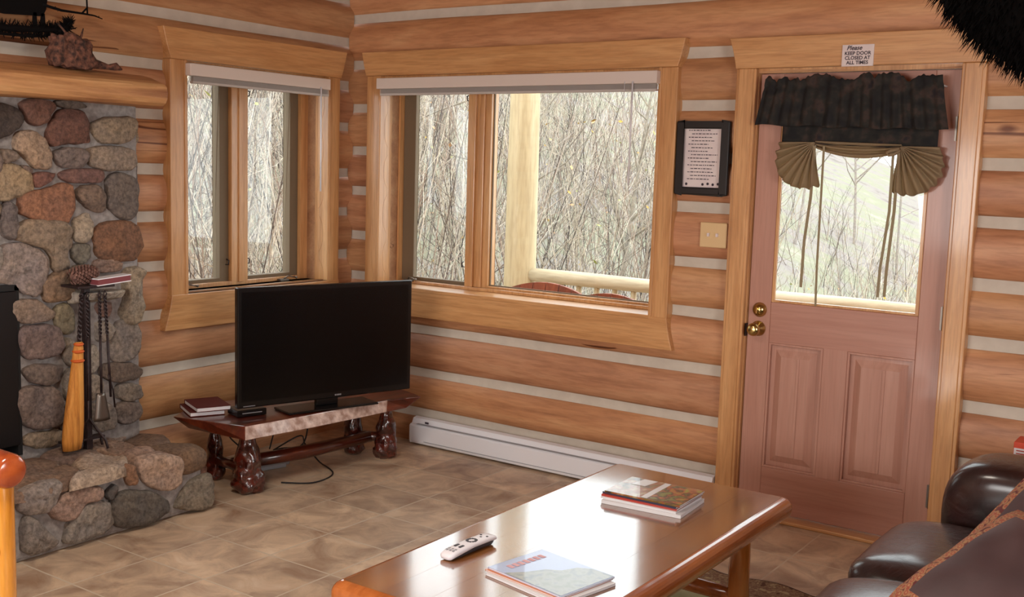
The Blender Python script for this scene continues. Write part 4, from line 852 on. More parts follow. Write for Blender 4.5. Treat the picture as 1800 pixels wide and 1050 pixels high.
# pinecone and matchbox on the top shelf
pc = thing('pinecone', (0.26, -1.945, 1.027), 'large brown pinecone lying on the tool stand shelf', 'pinecone')
m = MB(); m.puff((0.26, -1.94, 1.068), (0.055, 0.125, 0.060), 1, 1, (0.12, 0, 0), 20, 12); m.build('core', 'cone', pc)
m = MB(); R_ = Euler((0.12, 0, 0)).to_matrix()
for i in range(150):
    t = i / 150; ph = i * 2.39996; ax_ = -0.062 + 0.124 * t; rad = 0.036 * sqrt(max(0.02, 1 - (2 * t - 0.85) ** 2 / 1.5))
    c0 = Vector((0.26, -1.94, 1.068)) + R_ @ Vector((rad * cos(ph), ax_, rad * sin(ph))); dr = (R_ @ Vector((cos(ph), 0.5, sin(ph)))).normalized()
    if c0.z < 1.032: continue
    s_ = dr.cross(Vector((0, 1, 0))).normalized() * 0.0075
    m.add([c0 - dr * 0.01 - s_ * 0.6, c0 - dr * 0.01 + s_ * 0.6, c0 + dr * 0.008 + s_, c0 + dr * 0.008 - s_, c0 + dr * 0.009 + Vector((0, 0.004, 0)), c0 - Vector((0, .003, 0))], [(0, 1, 2, 3), (3, 2, 4), (0, 3, 5), (1, 5, 2), (2, 5, 3)])
m.build('scale', 'cone', pc, recalc=False)['kind'] = 'stuff'
mb_ = thing('matchbox', (0.30, -1.84, 1.027), 'long red and white matchbox lying beside the pinecone', 'matchbox')
m = MB(); m.obox((0.305, -1.835, 1.043), (0.055, 0.17, 0.024), (0.06, 0.0, 0.05)); m.build('sleeve', 'red', mb_, 0.001)
m = MB()
for z, in ((1.0565,), (1.0295,)): m.obox((0.305, -1.835, z), (0.058, 0.174, 0.004), (0.06, 0, 0.05))
m.build('white_edge', 'white', mb_)
# ------------------------------------------------------------------ tv stand, tv
tv_s = thing('tv_stand', (0.48, -0.85, 0), 'low rustic bench of dark red wood with pale live edge and burl legs', 'tv stand')
top = [(0.669, -1.388), (0.715, -1.05), (0.748, -0.72), (0.775, -0.52), (0.854, -0.338), (0.775, -0.300), (0.667, -0.262), (0.46, -0.30), (0.30, -0.62), (0.20, -0.98), (0.150, -1.248), (0.205, -1.368), (0.272, -1.487), (0.46, -1.44)]
cx, cy = 0.48, -0.85
bot = [(0.694, -1.410), (0.742, -1.05), (0.772, -0.72), (0.786, -0.54), (0.80, -0.40), (0.74, -0.33), (0.64, -0.31), (0.46, -0.34), (0.34, -0.62), (0.24, -0.98), (0.20, -1.22), (0.24, -1.33), (0.32, -1.43), (0.48, -1.42)]
n = len(top); m = MB()
vs = [(x, y, 0.360) for x, y in top] + [(x, y, 0.300) for x, y in bot]
m.add(vs, [tuple(range(n)), tuple(range(n, 2 * n))[::-1]], 0)
for i in range(n): m.add([vs[i], vs[(i + 1) % n], vs[n + (i + 1) % n], vs[n + i]], [(0, 3, 2, 1)], 1 if i in (0, 1, 2) else 0)
m.build('slab_top', ['redwood', 'live_edge'], tv_s, 0.005)
def burl(cx_, cy_, r, h, seed):
    m = MB(); vs = []; n_ = 36; R_ = 26
    prof = [(0.70, 0), (0.98, 0.06), (1.05, 0.16), (0.98, 0.30), (0.80, 0.42), (0.88, 0.52), (0.74, 0.66), (0.55, 0.78), (0.50, 0.88), (0.52, 1.0)]
    for i in range(R_):
        t = i / (R_ - 1); j = min(len(prof) - 2, next((q for q in range(len(prof) - 1) if prof[q + 1][1] >= t), len(prof) - 2)); a, b = prof[j], prof[j + 1]; f = (t - a[1]) / (b[1] - a[1]); rr = r * (a[0] * (1 - f) + b[0] * f)
        for k_ in range(n_):
            an = 2 * pi * k_ / n_; p = Vector((cos(an) * rr, sin(an) * rr, t * h)); q = 1 + 0.30 * noise.noise(p * 22 + Vector((seed * 5, 0, 0))) * (1.25 - t) + 0.16 * noise.noise(p * 60 + Vector((seed, 3, 0))) * (1.1 - t)
            vs.append((cx_ + p.x * q, cy_ + p.y * q, t * h))
    m.add(vs, [(i * n_ + q, i * n_ + (q + 1) % n_, (i + 1) * n_ + (q + 1) % n_, (i + 1) * n_ + q) for i in range(R_ - 1) for q in range(n_)] + [tuple(range(n_))[::-1], tuple(range((R_ - 1) * n_, R_ * n_))], 0, True)
    m.build('leg', 'burl', tv_s)
burl(0.560, -1.275, 0.072, 0.302, 1); burl(0.640, -0.375, 0.060, 0.302, 2); burl(0.275, -1.235, 0.045, 0.302, 3); burl(0.45, -0.43, 0.055, 0.302, 4)
m = MB(); m.tube([(0.42, -1.25, 0.105), (0.50, -0.85, 0.10), (0.55, -0.40, 0.105)], [0.032, 0.036, 0.030], 10); m.build('stretcher', 'redwood', tv_s)
m = MB(); m.tube([(0.27, -1.235, 0.10), (0.56, -1.275, 0.115)], 0.026, 10); m.build('stretcher', 'redwood', tv_s)
m = MB(); m.tube([(0.45, -0.43, 0.10), (0.64, -0.375, 0.115)], 0.026, 10); m.build('stretcher', 'redwood', tv_s)

A = Vector((0.526, -1.31, 0)); B = Vector((0.814, -0.385, 0)); dT = (B - A).normalized(); nT = Vector((dT.y, -dT.x, 0)); CT = (A + B) / 2; W = (B - A).length
tv = thing('television', (CT.x, CT.y, 0.361), 'large black flat screen television on the rustic bench in the corner', 'television')
def Tt(u, d, z): p = CT + dT * u - nT * d; return (p.x, p.y, z)   # d>0 behind the screen
m = MB(); m.box(-W / 2, W / 2, 0.0, 0.035, 0.405, 0.985, 0, Tt); m.box(-W * .36, W * .36, 0.034, 0.07, 0.45, 0.88, 0, Tt); m.build('bezel', 'bezel', tv, 0.006)
m = MB(); m.box(-W / 2 + 0.022, W / 2 - 0.022, -0.0015, 0.002, 0.436, 0.963, 0, Tt); m.build('screen', 'screen', tv)
m = MB(); m.box(-0.25, 0.25, -0.07, 0.10, 0.361, 0.372, 0, Tt); m.box(-0.06, 0.06, 0.01, 0.04, 0.372, 0.42, 0, Tt); m.build('stand_base', 'bezel', tv, 0.004)
m = MB()
for i, w_ in enumerate((0.007, 0.007, 0.007, 0.007)): m.box(0.035 + i * 0.0095, 0.035 + i * 0.0095 + w_, -0.0022, 0, 0.417, 0.424, 0, Tt)
m.build('silver_mark', 'silver', tv)
m = MB(); m.box(-0.455, -0.395, -0.0022, 0, 0.4125, 0.4155, 0, Tt); m.build('silver_strip', 'silver', tv)
cb = thing('cable_box', (0.45, -1.25, 0.361), 'small black set top box beside the red book cases, left of the television', 'set top box')
m = MB(); m.obox((0.485, -1.215, 0.378), (0.12, 0.15, 0.032), (0, 0, -0.3)); m.build('case', 'bezel', cb, 0.004)
m = MB(); m.obox((0.546, -1.236, 0.380), (0.003, 0.10, 0.004), (0, 0, -0.3)); m.build('front_trim', 'silver', cb)
for i, (dx, dy, z, rz, lab) in enumerate(((0, 0, 0.3725, -0.44, 'dark red hardcover book, lower of the pair at the left end of the bench'), (0.025, 0.012, 0.3965, -0.40, 'dark red hardcover book, upper of the pair at the left end of the bench'))):
    t = thing('book', (0.30 + dx, -1.325 + dy, z - 0.011), lab, 'book', 'dark red books on the tv bench')
    c_ = Vector((0.285 + dx, -1.322 + dy, z)); R_ = Euler((0, 0, rz)).to_matrix()
    m = MB()
    for s in (-1, 1): m.obox(c_ + Vector((0, 0, s * 0.0095)), (0.215, 0.165, 0.003), (0, 0, rz))
    m.obox(c_ + R_ @ Vector((-0.106, 0, 0)), (0.004, 0.165, 0.022), (0, 0, rz)); m.build('cover', 'book_red', t, 0.001)
    m = MB(); m.obox(c_ + R_ @ Vector((0.001, 0, 0)), (0.208, 0.160, 0.016), (0, 0, rz)); m.build('pages', 'white', t)
# cables and power strip behind
ps = thing('power_strip', (0.30, -0.86, 0), 'white power strip lying on the floor behind the bench stretcher', 'power strip')
m = MB(); m.obox((0.33, -0.98, 0.040), (0.06, 0.30, 0.035), (0, 0.5, -0.25)); m.obox((0.33, -0.98, 0.012), (0.05, 0.26, 0.022), (0, 0, -0.25)); m.build('housing', 'grey_plastic', ps, 0.005)
for i in range(4):
    m = MB(); m.obox((0.34 + 0.016 * (i - 1.5), -0.98 + 0.062 * (i - 1.5), 0.064), (0.03, 0.032, 0.03), (0, 0.5, -0.25)); m.build('plug', 'cable', ps, 0.003)
rnd = random.Random(5)
for q, (pts, lab) in enumerate([([(0.36, -0.93, 0.10), (0.44, -0.82, 0.17), (0.40, -0.74, 0.10), (0.46, -0.70, 0.012), (0.66, -0.80, 0.006), (0.70, -0.98, 0.006), (0.58, -1.08, 0.006)], 'black cable looping out over the tiles under the bench'),
                 ([(0.33, -1.05, 0.09), (0.30, -1.16, 0.20), (0.36, -1.20, 0.26), (0.44, -1.12, 0.18), (0.36, -1.06, 0.10)], 'black cable coiled behind the front left leg of the bench'),
                 ([(0.30, -0.9, 0.09), (0.28, -0.80, 0.24), (0.38, -0.72, 0.25), (0.44, -0.80, 0.12), (0.34, -0.9, 0.09), (0.33, -1.1, 0.012), (0.5, -1.12, 0.006)], 'black cable hanging in a loop under the middle of the bench'),
                 ([(0.20, -1.10, 0.20), (0.17, -1.2, 0.26), (0.24, -1.16, 0.30), (0.28, -1.08, 0.20), (0.22, -1.06, 0.012), (0.35, -0.95, 0.05)], 'thin black cable drooping at the back left of the bench')]):
    P = [Vector(p) for p in pts]; path = []
    for i in range(len(P) - 1):
        p0, p1, p2, p3 = P[max(i - 1, 0)], P[i], P[i + 1], P[min(i + 2, len(P) - 1)]
        for s in range(8):
            t = s / 8; path.append(0.5 * ((2 * p1) + (-p0 + p2) * t + (2 * p0 - 5 * p1 + 4 * p2 - p3) * t * t + (-p0 + 3 * p1 - 3 * p2 + p3) * t ** 3))
    path = [Vector((p.x, p.y, max(p.z, 0.005))) for p in path] + [P[-1]]
    m = MB(); m.tube(path, 0.004, 6); tag(m.build('cable', 'cable'), lab, 'cable')

# ------------------------------------------------------------------ coffee table
ct = thing('coffee_table', (2.81, -1.845, 0), 'long varnished pine log coffee table with thick rounded edge', 'coffee table')
m = MB(); m.box(2.440, 3.172, -2.665, -1.055, 0.372, 0.452); m.build('rounded_edge', 'table_edge', ct, 0.038, segs=7)
m = MB()
for i in range(5): m.box(2.476 + i * 0.132, 2.476 + (i + 1) * 0.132 - 0.0006, -2.630, -1.092, 0.445, 0.4526)
m.build('tabletop', 'tabletop', ct)
for x in (2.56, 3.075):
    for y in (-1.30, -2.42):
        m = MB(); pts = [(x + 0.004 * noise.noise(Vector((x, y, i))), y + 0.004 * noise.noise(Vector((y, x, i))), 0.374 * i / 8) for i in range(9)]
        m.tube(pts, [0.040, 0.0395, 0.037, 0.038, 0.036, 0.037, 0.035, 0.035, 0.030], 20); m.build('leg', 'table_leg', ct)
for y in (-1.30, -2.42): m = MB(); m.tube([(2.56, y, 0.135), (2.80, y, 0.138), (3.075, y, 0.135)], [0.026, 0.029, 0.026], 14); m.build('stretcher', 'table_edge', ct)
m = MB(); m.tube([(2.82, -1.30, 0.135), (2.82, -2.42, 0.135)], 0.026, 14); m.build('stretcher', 'table_edge', ct)

def magazine(c, size, rz, z0, th, cover_m, label, group, spine=None):
    t = thing('magazine', (c[0], c[1], z0), label, 'magazine', group)
    m = MB(); m.obox((c[0], c[1], z0 + th / 2), (size[0] - 0.002, size[1] - 0.002, th - 0.0012), (0, 0, rz)); m.build('pages', 'white', t)
    m = MB(); R_ = Euler((0, 0, rz)).to_matrix(); C_ = Vector((c[0], c[1], 0))
    m.obox((c[0], c[1], z0 + 0.0003), (size[0], size[1], 0.0006), (0, 0, rz)); m.obox((c[0], c[1], z0 + th - 0.0003), (size[0], size[1], 0.0006), (0, 0, rz))
    sp_ = C_ + R_ @ Vector((-size[0] / 2, 0, 0)); m.obox((sp_.x, sp_.y, z0 + th / 2), (0.0008, size[1], th), (0, 0, rz)); m.build('cover', cover_m, t)
    return t, (lambda u, v, w=0.0004: tuple(C_ + R_ @ Vector((u * size[0] / 2, v * size[1] / 2, 0)) + Vector((0, 0, z0 + th + w))))
M['cov_a'] = plain('cover_sky_blue', (140, 156, 200), 0.3, coat=0.5)
M['cov_rock'] = cover('cover_rock_grey', [(96, 104, 110), (132, 134, 128), (110, 116, 104)], 30)
M['cov_b'] = plain('cover_orange', (204, 120, 60), 0.35, coat=0.3)
M['cov_c'] = plain('cover_pale', (214, 214, 216), 0.35, coat=0.3)
M['cov_red'] = plain('cover_red', (170, 60, 48), 0.35, coat=0.3)
M['cov_dark'] = plain('cover_navy', (52, 54, 74), 0.35, coat=0.3)
M['cov_photo'] = cover('cover_brown_photo', [(170, 150, 110), (150, 76, 40), (120, 96, 40), (70, 50, 40)], 22)
M['cov_photo2'] = cover('cover_green_photo', [(150, 150, 60), (170, 90, 50), (60, 50, 40), (120, 130, 60)], 30)
M['pink'] = plain('pale_pink_ink', (214, 170, 176), 0.6)
g1 = 'magazines in the near stack on the coffee table'
zt = 0.4532
lay = [((2.920, -2.275), (0.285, 0.225), -0.20, 0.008, 'cov_c', 'white magazine at the bottom of the near stack beside the remote'),
       ((2.907, -2.262), (0.282, 0.222), -0.17, 0.004, 'cov_b', 'orange-edged magazine in the middle of the near stack'),
       ((2.910, -2.256), (0.280, 0.220), -0.185, 0.005, 'cov_a', 'blue and grey landscape magazine on top of the near stack')]
for c, s, r, th, cm, lb in lay:
    t, P = magazine(c, s, r, zt, th, cm, lb, g1); zt += th
m = MB(); pts = [(-0.55, -0.98), (0.98, -0.98), (0.98, 0.98), (0.45, 0.95), (0.20, 0.70), (0.10, 0.25), (-0.15, 0.0), (-0.30, -0.5)]
m.add([P(u, v, 0.0006) for u, v in pts], [tuple(range(len(pts)))]); m.build('cover_photo', 'cov_rock', t, recalc=False)
m = MB()
for i in range(7):
    v0 = -0.62 + i * 0.19; m.add([P(u, v, 0.0007) for u, v in ((-0.80, v0), (-0.62, v0), (-0.62, v0 + 0.14), (-0.80, v0 + 0.14))], [(0, 1, 2, 3)])
m.build('cover_title', 'pink', t, recalc=False)
g2 = 'magazines in the far stack on the coffee table'
zt = 0.4532
lay = [((2.810, -1.452), (0.222, 0.290), 0.08 + pi / 2, 0.012, 'cov_c', 'thick white magazine at the bottom of the far stack'),
       ((2.800, -1.446), (0.215, 0.282), 0.03 + pi / 2, 0.007, 'cov_c', 'thin white magazine second from the bottom of the far stack'),
       ((2.797, -1.440), (0.214, 0.280), 0.05 + pi / 2, 0.007, 'cov_red', 'red-edged magazine in the middle of the far stack'),
       ((2.800, -1.436), (0.213, 0.280), 0.00 + pi / 2, 0.006, 'cov_dark', 'navy-edged magazine second from the top of the far stack'),
       ((2.806, -1.434), (0.213, 0.280), 0.04 + pi / 2, 0.006, 'cov_photo', 'magazine with brown and green photographs on top of the far stack')]
for c, s, r, th, cm, lb in lay:
    t, P = magazine(c, s, r, zt, th, cm, lb, g2); zt += th
m = MB(); m.add([P(u, v, 0.0006) for u, v in ((-0.9, -0.98), (0.9, -0.98), (0.9, -0.12), (-0.9, -0.12))], [(0, 1, 2, 3)]); m.build('cover_photo', 'cov_photo2', t, recalc=False)
m = MB(); m.add([P(u, v, 0.0007) for u, v in ((-0.95, -0.12), (0.95, -0.12), (0.95, 0.05), (-0.95, 0.05))], [(0, 1, 2, 3)]); m.add([P(u, v, 0.0007) for u, v in ((0.2, 0.35), (0.95, 0.25), (0.95, 0.62), (0.2, 0.75))], [(0, 1, 2, 3)]); m.build('cover_panel', 'cov_c', t, recalc=False)

rm = thing('remote_control', (2.605, -2.235, 0.4528), 'white remote control with dark underside on the coffee table', 'remote')
def Tr(u, v, w):
    a = radians(-3); return (2.606 + u * cos(a) - v * sin(a), -2.235 + u * sin(a) + v * cos(a), 0.4530 + w)
def loft(mb, secs, seg=16):
    vs = []
    for v, w0, w1, wz0, wz1 in secs:      # v position, half width, -, z low, z high
        for k_ in range(seg):
            t = 2 * pi * k_ / seg; sp = lambda x, e: (abs(x) ** e) * (1 if x >= 0 else -1)
            vs.append(Tr(w0 * sp(cos(t), 0.45), v, (wz0 + wz1) / 2 + (wz1 - wz0) / 2 * sp(sin(t), 0.7)))
    n_ = len(secs); mb.add(vs, [(i * seg + q, i * seg + (q + 1) % seg, (i + 1) * seg + (q + 1) % seg, (i + 1) * seg + q) for i in range(n_ - 1) for q in range(seg)] + [tuple(range(seg))[::-1], tuple(range((n_ - 1) * seg, n_ * seg))], 0, True)
m = MB(); loft(m, [(-0.108, 0.014, 0, 0.004, 0.014), (-0.102, 0.022, 0, 0.002, 0.020), (-0.08, 0.025, 0, 0.006, 0.026), (0.0, 0.024, 0, 0.014, 0.030), (0.08, 0.025, 0, 0.014, 0.029), (0.102, 0.024, 0, 0.012, 0.026), (0.108, 0.018, 0, 0.014, 0.022)]); m.build('upper_shell', 'remote_white', rm)
m = MB(); loft(m, [(-0.092, 0.018, 0, 0.0, 0.012), (-0.06, 0.022, 0, 0.0, 0.018), (0.03, 0.022, 0, 0.001, 0.022), (0.085, 0.021, 0, 0.0, 0.022), (0.098, 0.016, 0, 0.004, 0.018)]); m.build('lower_shell', 'dark_button', rm)
m = MB()
for (u, v, a, b_) in ((-0.009, -0.045, 0.004, 0.010), (0.009, -0.045, 0.004, 0.010), (0, 0.055, 0.003, 0.003), (-0.012, 0.07, 0.003, 0.003), (0.012, 0.07, 0.003, 0.003)):
    m = MB(); m.box(u - a, u + a, v - b_, v + b_, 0.026, 0.0305 if v > 0 else 0.0295, 0, Tr); m.build('button', 'dark_button', rm, 0.0006)
m = MB()
for k_ in range(12):
    t = 2 * pi * k_ / 12; m.box(0.013 * cos(t) - 0.0035, 0.013 * cos(t) + 0.0035, 0.012 + 0.015 * sin(t) - 0.0035, 0.012 + 0.015 * sin(t) + 0.0035, 0.027, 0.0312, 0, Tr)
m.build('ring_button', 'dark_button', rm, 0.0006)
for u in (-0.012, 0, 0.012):
    for v in (-0.085, -0.074): m = MB(); m.box(u - 0.003, u + 0.003, v - 0.003, v + 0.003, 0.022, 0.0275, 0, Tr); m.build('button', 'grey_plastic', rm)

# ------------------------------------------------------------------ rug
rg = thing('area_rug', (3.2, -2.0, 0.001), 'patterned rug with scalloped dark border under the coffee table and sofa', 'rug')
def wav(x, y, k_): return 0.022 * sin(x * 19 + k_) if k_ < 2 else 0
m = MB(); pts = []
xs = [2.56 + i * 0.02 for i in range(75)]
edge = [(x, -0.790 + 0.020 * sin((x - 2.56) * 17) ) for x in xs]
m.prism(edge + [(4.04, -3.25), (2.56, -3.25)], 0.001, 0.007, lambda u, v, a: (u, v, a)); m.build('rug_trim', 'rug_line', rg)
m = MB(); m.prism([(x, y - 0.012) for x, y in edge if 2.575 < x < 4.02] + [(4.025, -3.235), (2.575, -3.235)], 0.007, 0.009, lambda u, v, a: (u, v, a)); m.build('rug_border', 'rug_border', rg)
m = MB(); m.box(2.72, 3.88, -3.1, -0.985, 0.009, 0.0105); m.build('rug_inner_line', 'rug_line', rg)
m = MB(); m.box(2.735, 3.865, -3.085, -1.0, 0.0105, 0.012); m.build('rug_field', 'rug_field', rg)

# ------------------------------------------------------------------ sofa with pillows
so = thing('leather_sofa', (4.05, -1.9, 0), 'dark brown glossy leather sofa along the right edge', 'sofa')
m = MB(); m.box(3.66, 4.52, -3.10, -0.76, 0.08, 0.30); m.build('sofa_base', 'leather', so, 0.03, segs=4)
for i, y in enumerate((-1.285, -1.915, -2.545)):
    m = MB(); m.puff((3.92, y, 0.352), (0.84, 0.655, 0.245), 0.55, 0.36, (0, 0, 0), 48, 24, 0, 0.012, 7); m.build('seat_cushion', 'leather', so)
for y in (-0.845, -3.02):
    m = MB(); m.puff((4.08, y, 0.345), (0.90, 0.27, 0.655), 0.42, 0.42, (0, 0, 0), 48, 30, 0, 0.010, 6, lambda v: Vector((v.x, v.y * (1 + 0.25 * max(0, v.z) / 0.33), v.z))); m.build('armrest', 'leather', so)
m = MB(); m.puff((4.42, -1.93, 0.46), (0.28, 2.3, 0.80), 0.4, 0.25, (0, 0.08, 0), 48, 24, 0, 0.01, 5); m.build('sofa_back', 'leather', so)
for i, y in enumerate((-1.285, -1.915, -2.545)):
    m = MB(); m.puff((4.26, y, 0.63), (0.22, 0.63, 0.42), 0.6, 0.4, (0, 0.18, 0), 36, 20, 0, 0.01, 6); m.build('back_cushion', 'leather', so)
for x in (3.72, 4.46):
    for y in (-0.85, -3.0): m = MB(); m.cyl((x, y, 0.012), (x, y, 0.09), 0.025, 0.03); m.build('leg', 'burl', so)
def throw_pillow(c, rot, size, label):
    t = thing('throw_pillow', c, label, 'pillow', 'taupe throw pillows on the sofa')
    R_ = Matrix.Rotation(rot[2], 3, 'Z') @ Matrix.Rotation(rot[0], 3, 'X') @ Matrix.Rotation(rot[1], 3, 'Z'); C_ = Vector(c); s = size / 2; n_ = 24
    m = MB(); vs = []
    prof = lambda u, v: 0.085 * (max(0, (1 - abs(u) ** 2.6)) * max(0, (1 - abs(v) ** 2.6))) ** 0.55
    def pt(u, v, sgn, ext=1.0):
        k_ = 1 - 0.05 * (1 - abs(u) ** 2) * abs(v) ** 3 - 0.10 * abs(u * v) ** 4; k2 = 1 - 0.05 * (1 - abs(v) ** 2) * abs(u) ** 3 - 0.10 * abs(u * v) ** 4
        h = prof(u, v) + 0.006 * noise.noise(Vector((u * 3, v * 3, sgn)))
        return C_ + R_ @ Vector((u * s * k2 * ext, v * s * k_ * ext, sgn * max(h, 0.004)))
    for sgn in (-1, 1):
        vs = [pt(-1 + 2 * i / n_, -1 + 2 * j / n_, sgn) for i in range(n_ + 1) for j in range(n_ + 1)]
        for i in range(n_):
            for j in range(n_):
                u = abs(-1 + (2 * i + 1) / n_); v = abs(-1 + (2 * j + 1) / n_)
                q = [vs[i * (n_ + 1) + j], vs[i * (n_ + 1) + j + 1], vs[(i + 1) * (n_ + 1) + j + 1], vs[(i + 1) * (n_ + 1) + j]]
                m.add(q, [(0, 1, 2, 3)], 1 if max(u, v) > 0.74 else 0, True)
    m.build('pillow_cover', ['pillow', 'floral'], t)
    m = MB(); loop = [pt(a, -1, 0) for a in [-1 + 0.25 * i for i in range(8)]] + [pt(1, a, 0) for a in [-1 + 0.25 * i for i in range(8)]] + [pt(-a, 1, 0) for a in [-1 + 0.25 * i for i in range(8)]] + [pt(-1, -a, 0) for a in [-1 + 0.25 * i for i in range(9)]]
    m.tube(loop, 0.006, 8); m.build('piping', 'floral', t)
throw_pillow((4.075, -1.50, 0.60), (radians(46), radians(-22), radians(-8)), 0.42, 'taupe throw pillow with red floral border, farther one by the sofa arm')
throw_pillow((4.050, -1.95, 0.575), (radians(34), radians(-26), radians(-10)), 0.47, 'taupe throw pillow with red and gold floral border, nearer one cut by the frame')

# ------------------------------------------------------------------ end table beyond the sofa with a box
et = thing('end_table', (4.05, -0.36, 0), 'red-brown varnished end table between the sofa arm and the log wall', 'end table')
m = MB(); m.box(3.745, 4.35, -0.64, -0.10, 0.515, 0.548); m.build('tabletop', 'table_edge', et, 0.012)
for x in (3.80, 4.29):
    for y in (-0.58, -0.16): m = MB(); m.cyl((x, y, 0), (x, y, 0.52), 0.026, 0.022); m.build('leg', 'table_leg', et)
bx = thing('tissue_box', (3.85, -0.34, 0.549), 'red box with white label on the end table at the right edge', 'box')
M['box_red'] = plain('box_red', (206, 70, 40), 0.5)
m = MB(); m.box(3.762, 3.99, -0.42, -0.30, 0.549, 0.632); m.build('carton', 'box_red', bx, 0.002)
m = MB(); m.box(3.764, 3.99, -0.4215, -0.42, 0.568, 0.610); m.build('white_panel', 'white', bx)
m = MB()
for k_ in range(3): m.box(3.772, 3.88, -0.4222, -0.4215, 0.577 + k_ * 0.011, 0.581 + k_ * 0.011)
m.build('printed_marks', 'cov_red', bx)

# ------------------------------------------------------------------ log armchair at the left edge
ch = thing('log_armchair', (1.0, -3.2, 0), 'varnished log armchair cut off by the left edge, near the hearth', 'chair')
def lg(name, p0, p1, r, mat='yellow_pine', cap=True):
    m = MB(); P0, P1 = Vector(p0), Vector(p1); d = P1 - P0; L = d.length; d.normalize()
    m.tube([P0, P0 + d * r * 0.12, P0 + d * r * 0.4, P0 + d * L * 0.5, P1 - d * r * 0.4, P1 - d * r * 0.12, P1], [r * 0.72, r * 0.9, r, r * 1.02, r, r * 0.9, r * 0.72], 24); m.build(name, mat, ch)
for y in (-2.91, -3.60):
    lg('arm', (1.335, y, 0.600), (0.66, y, 0.600), 0.056, 'orange_end'); lg('post', (1.268, y, 0.0), (1.268, y, 0.575), 0.037); lg('post', (0.72, y, 0.0), (0.72, y, 0.92), 0.040)
    lg('side_rail', (1.24, y, 0.30), (0.74, y, 0.30), 0.026)
lg('front_rail', (1.268, -2.93, 0.34), (1.268, -3.58, 0.34), 0.032); lg('back_rail', (0.72, -2.93, 0.34), (0.72, -3.58, 0.34), 0.032); lg('crest_rail', (0.72, -2.86, 0.90), (0.72, -3.65, 0.90), 0.045)
for i in range(4): lg('back_spindle', (0.72, -3.06 - i * 0.13, 0.36), (0.72, -3.06 - i * 0.13, 0.88), 0.018)
m = MB(); m.puff((0.99, -3.255, 0.42), (0.50, 0.58, 0.12), 0.5, 0.25, (0, 0, 0), 36, 16); m.build('seat_cushion', 'pillow', ch)

# ------------------------------------------------------------------ black hide hanging at upper right
b = MB(); b.tube([(2.0 + i * 0.46, -2.95, 2.80) for i in range(11)], [0.12 + 0.006 * sin(i * 2) for i in range(11)], 20); b.build('trim_1', 'log_x')['kind'] = 'structure'
hd = thing('animal_hide', (4.36, -2.93, 2.7), 'black furry animal hide hanging down at the upper right corner', 'animal hide')
core = MB(); core.puff((4.378, -2.92, 2.112), (0.86, 0.13, 0.86), 0.9, 0.9, (0, 0.0, 0), 48, 28, 0, 0.03, 6); core.puff((4.42, -2.93, 2.50), (0.60, 0.12, 0.50), 0.6, 0.8, (0, 0, 0), 32, 18, 0, 0.02, 6)
rnd = random.Random(21); fm = MB()
vv = core.v[:]; ff = core.f[:]
core.build('pelt', 'fur', hd)
for f in ff:
    p = [Vector(vv[i]) for i in f]; c_ = (p[0] + p[2]) / 2; nn = (p[2] - p[0]).cross(p[3] - p[1])
    if nn.length < 1e-8: continue
    ar_ = nn.length; nn.normalize()
    if nn.dot(c_ - Vector((4.38, -2.92, 2.2))) < 0: nn = -nn
    for _ in range(min(26, int(ar_ * 20000) + 5)):
        a_, b_ = rnd.random(), rnd.random(); q = (p[0] * (1 - a_) + p[1] * a_) * (1 - b_) + (p[3] * (1 - a_) + p[2] * a_) * b_
        d_ = (nn + Vector((rnd.uniform(-.5, .5), rnd.uniform(-.5, .5), -0.9 + rnd.uniform(-.3, .3)))).normalized(); L = rnd.uniform(0.014, 0.032)
        sd = d_.cross(Vector((rnd.uniform(-1, 1), rnd.uniform(-1, 1), rnd.uniform(-1, 1)))).normalized() * 0.0014
        fm.add([q - sd, q + sd, q + d_ * L], [(0, 1, 2)])
f_ = fm.build('fur', 'fur', hd, recalc=False); f_['kind'] = 'stuff'

# ------------------------------------------------------------------ outside: deck, railing, chairs
b = MB()
for i in range(13): b.box(-0.35, 6.0, 0.26 + i * 0.15, 0.26 + i * 0.15 + 0.14, -0.16, -0.12)
b.build('deck', 'deck')['kind'] = 'structure'
m = MB(); m.tube([(-0.135 + 0.008 * noise.noise(Vector((i, 0, 0))), 2.0 + 0.008 * noise.noise(Vector((0, i, 0))), -0.12 + 2.9 * i / 12) for i in range(13)], [0.128 - 0.0018 * i + 0.004 * noise.noise(Vector((i * 1.3, 5, 0))) for i in range(13)], 24)
tag(m.build('porch_post', 'outlog'), 'thick pale peeled log porch post outside the wide window', 'post')
rl = thing('porch_railing', (2.5, 2.0, -0.12), 'pale log porch railing with round balusters outside window and door', 'railing')
m = MB(); m.tube([(-0.10 + i * 0.5, 2.0, 0.792 + 0.004 * noise.noise(Vector((i * .8, 1, 0)))) for i in range(13)], [0.050 + 0.003 * sin(i * 1.7) for i in range(13)], 18); m.build('top_rail', 'outlog_x', rl)
m = MB(); m.tube([(-0.10 + i * 0.5, 2.0, 0.06) for i in range(13)], 0.042, 14); m.build('bottom_rail', 'outlog_x', rl)
for i in range(40): m = MB(); m.tube([(0.09 + i * 0.15, 2.0, 0.05), (0.09 + i * 0.15, 2.0, 0.76)], [0.024, 0.021], 10); m.build('baluster', 'outlog', rl)
m = MB(); m.tube([(3.9, 2.0, -0.12), (3.9, 2.0, 2.7)], 0.12, 20); tag(m.build('porch_post', 'outlog'), 'second pale porch post farther along the railing beyond the door', 'post')
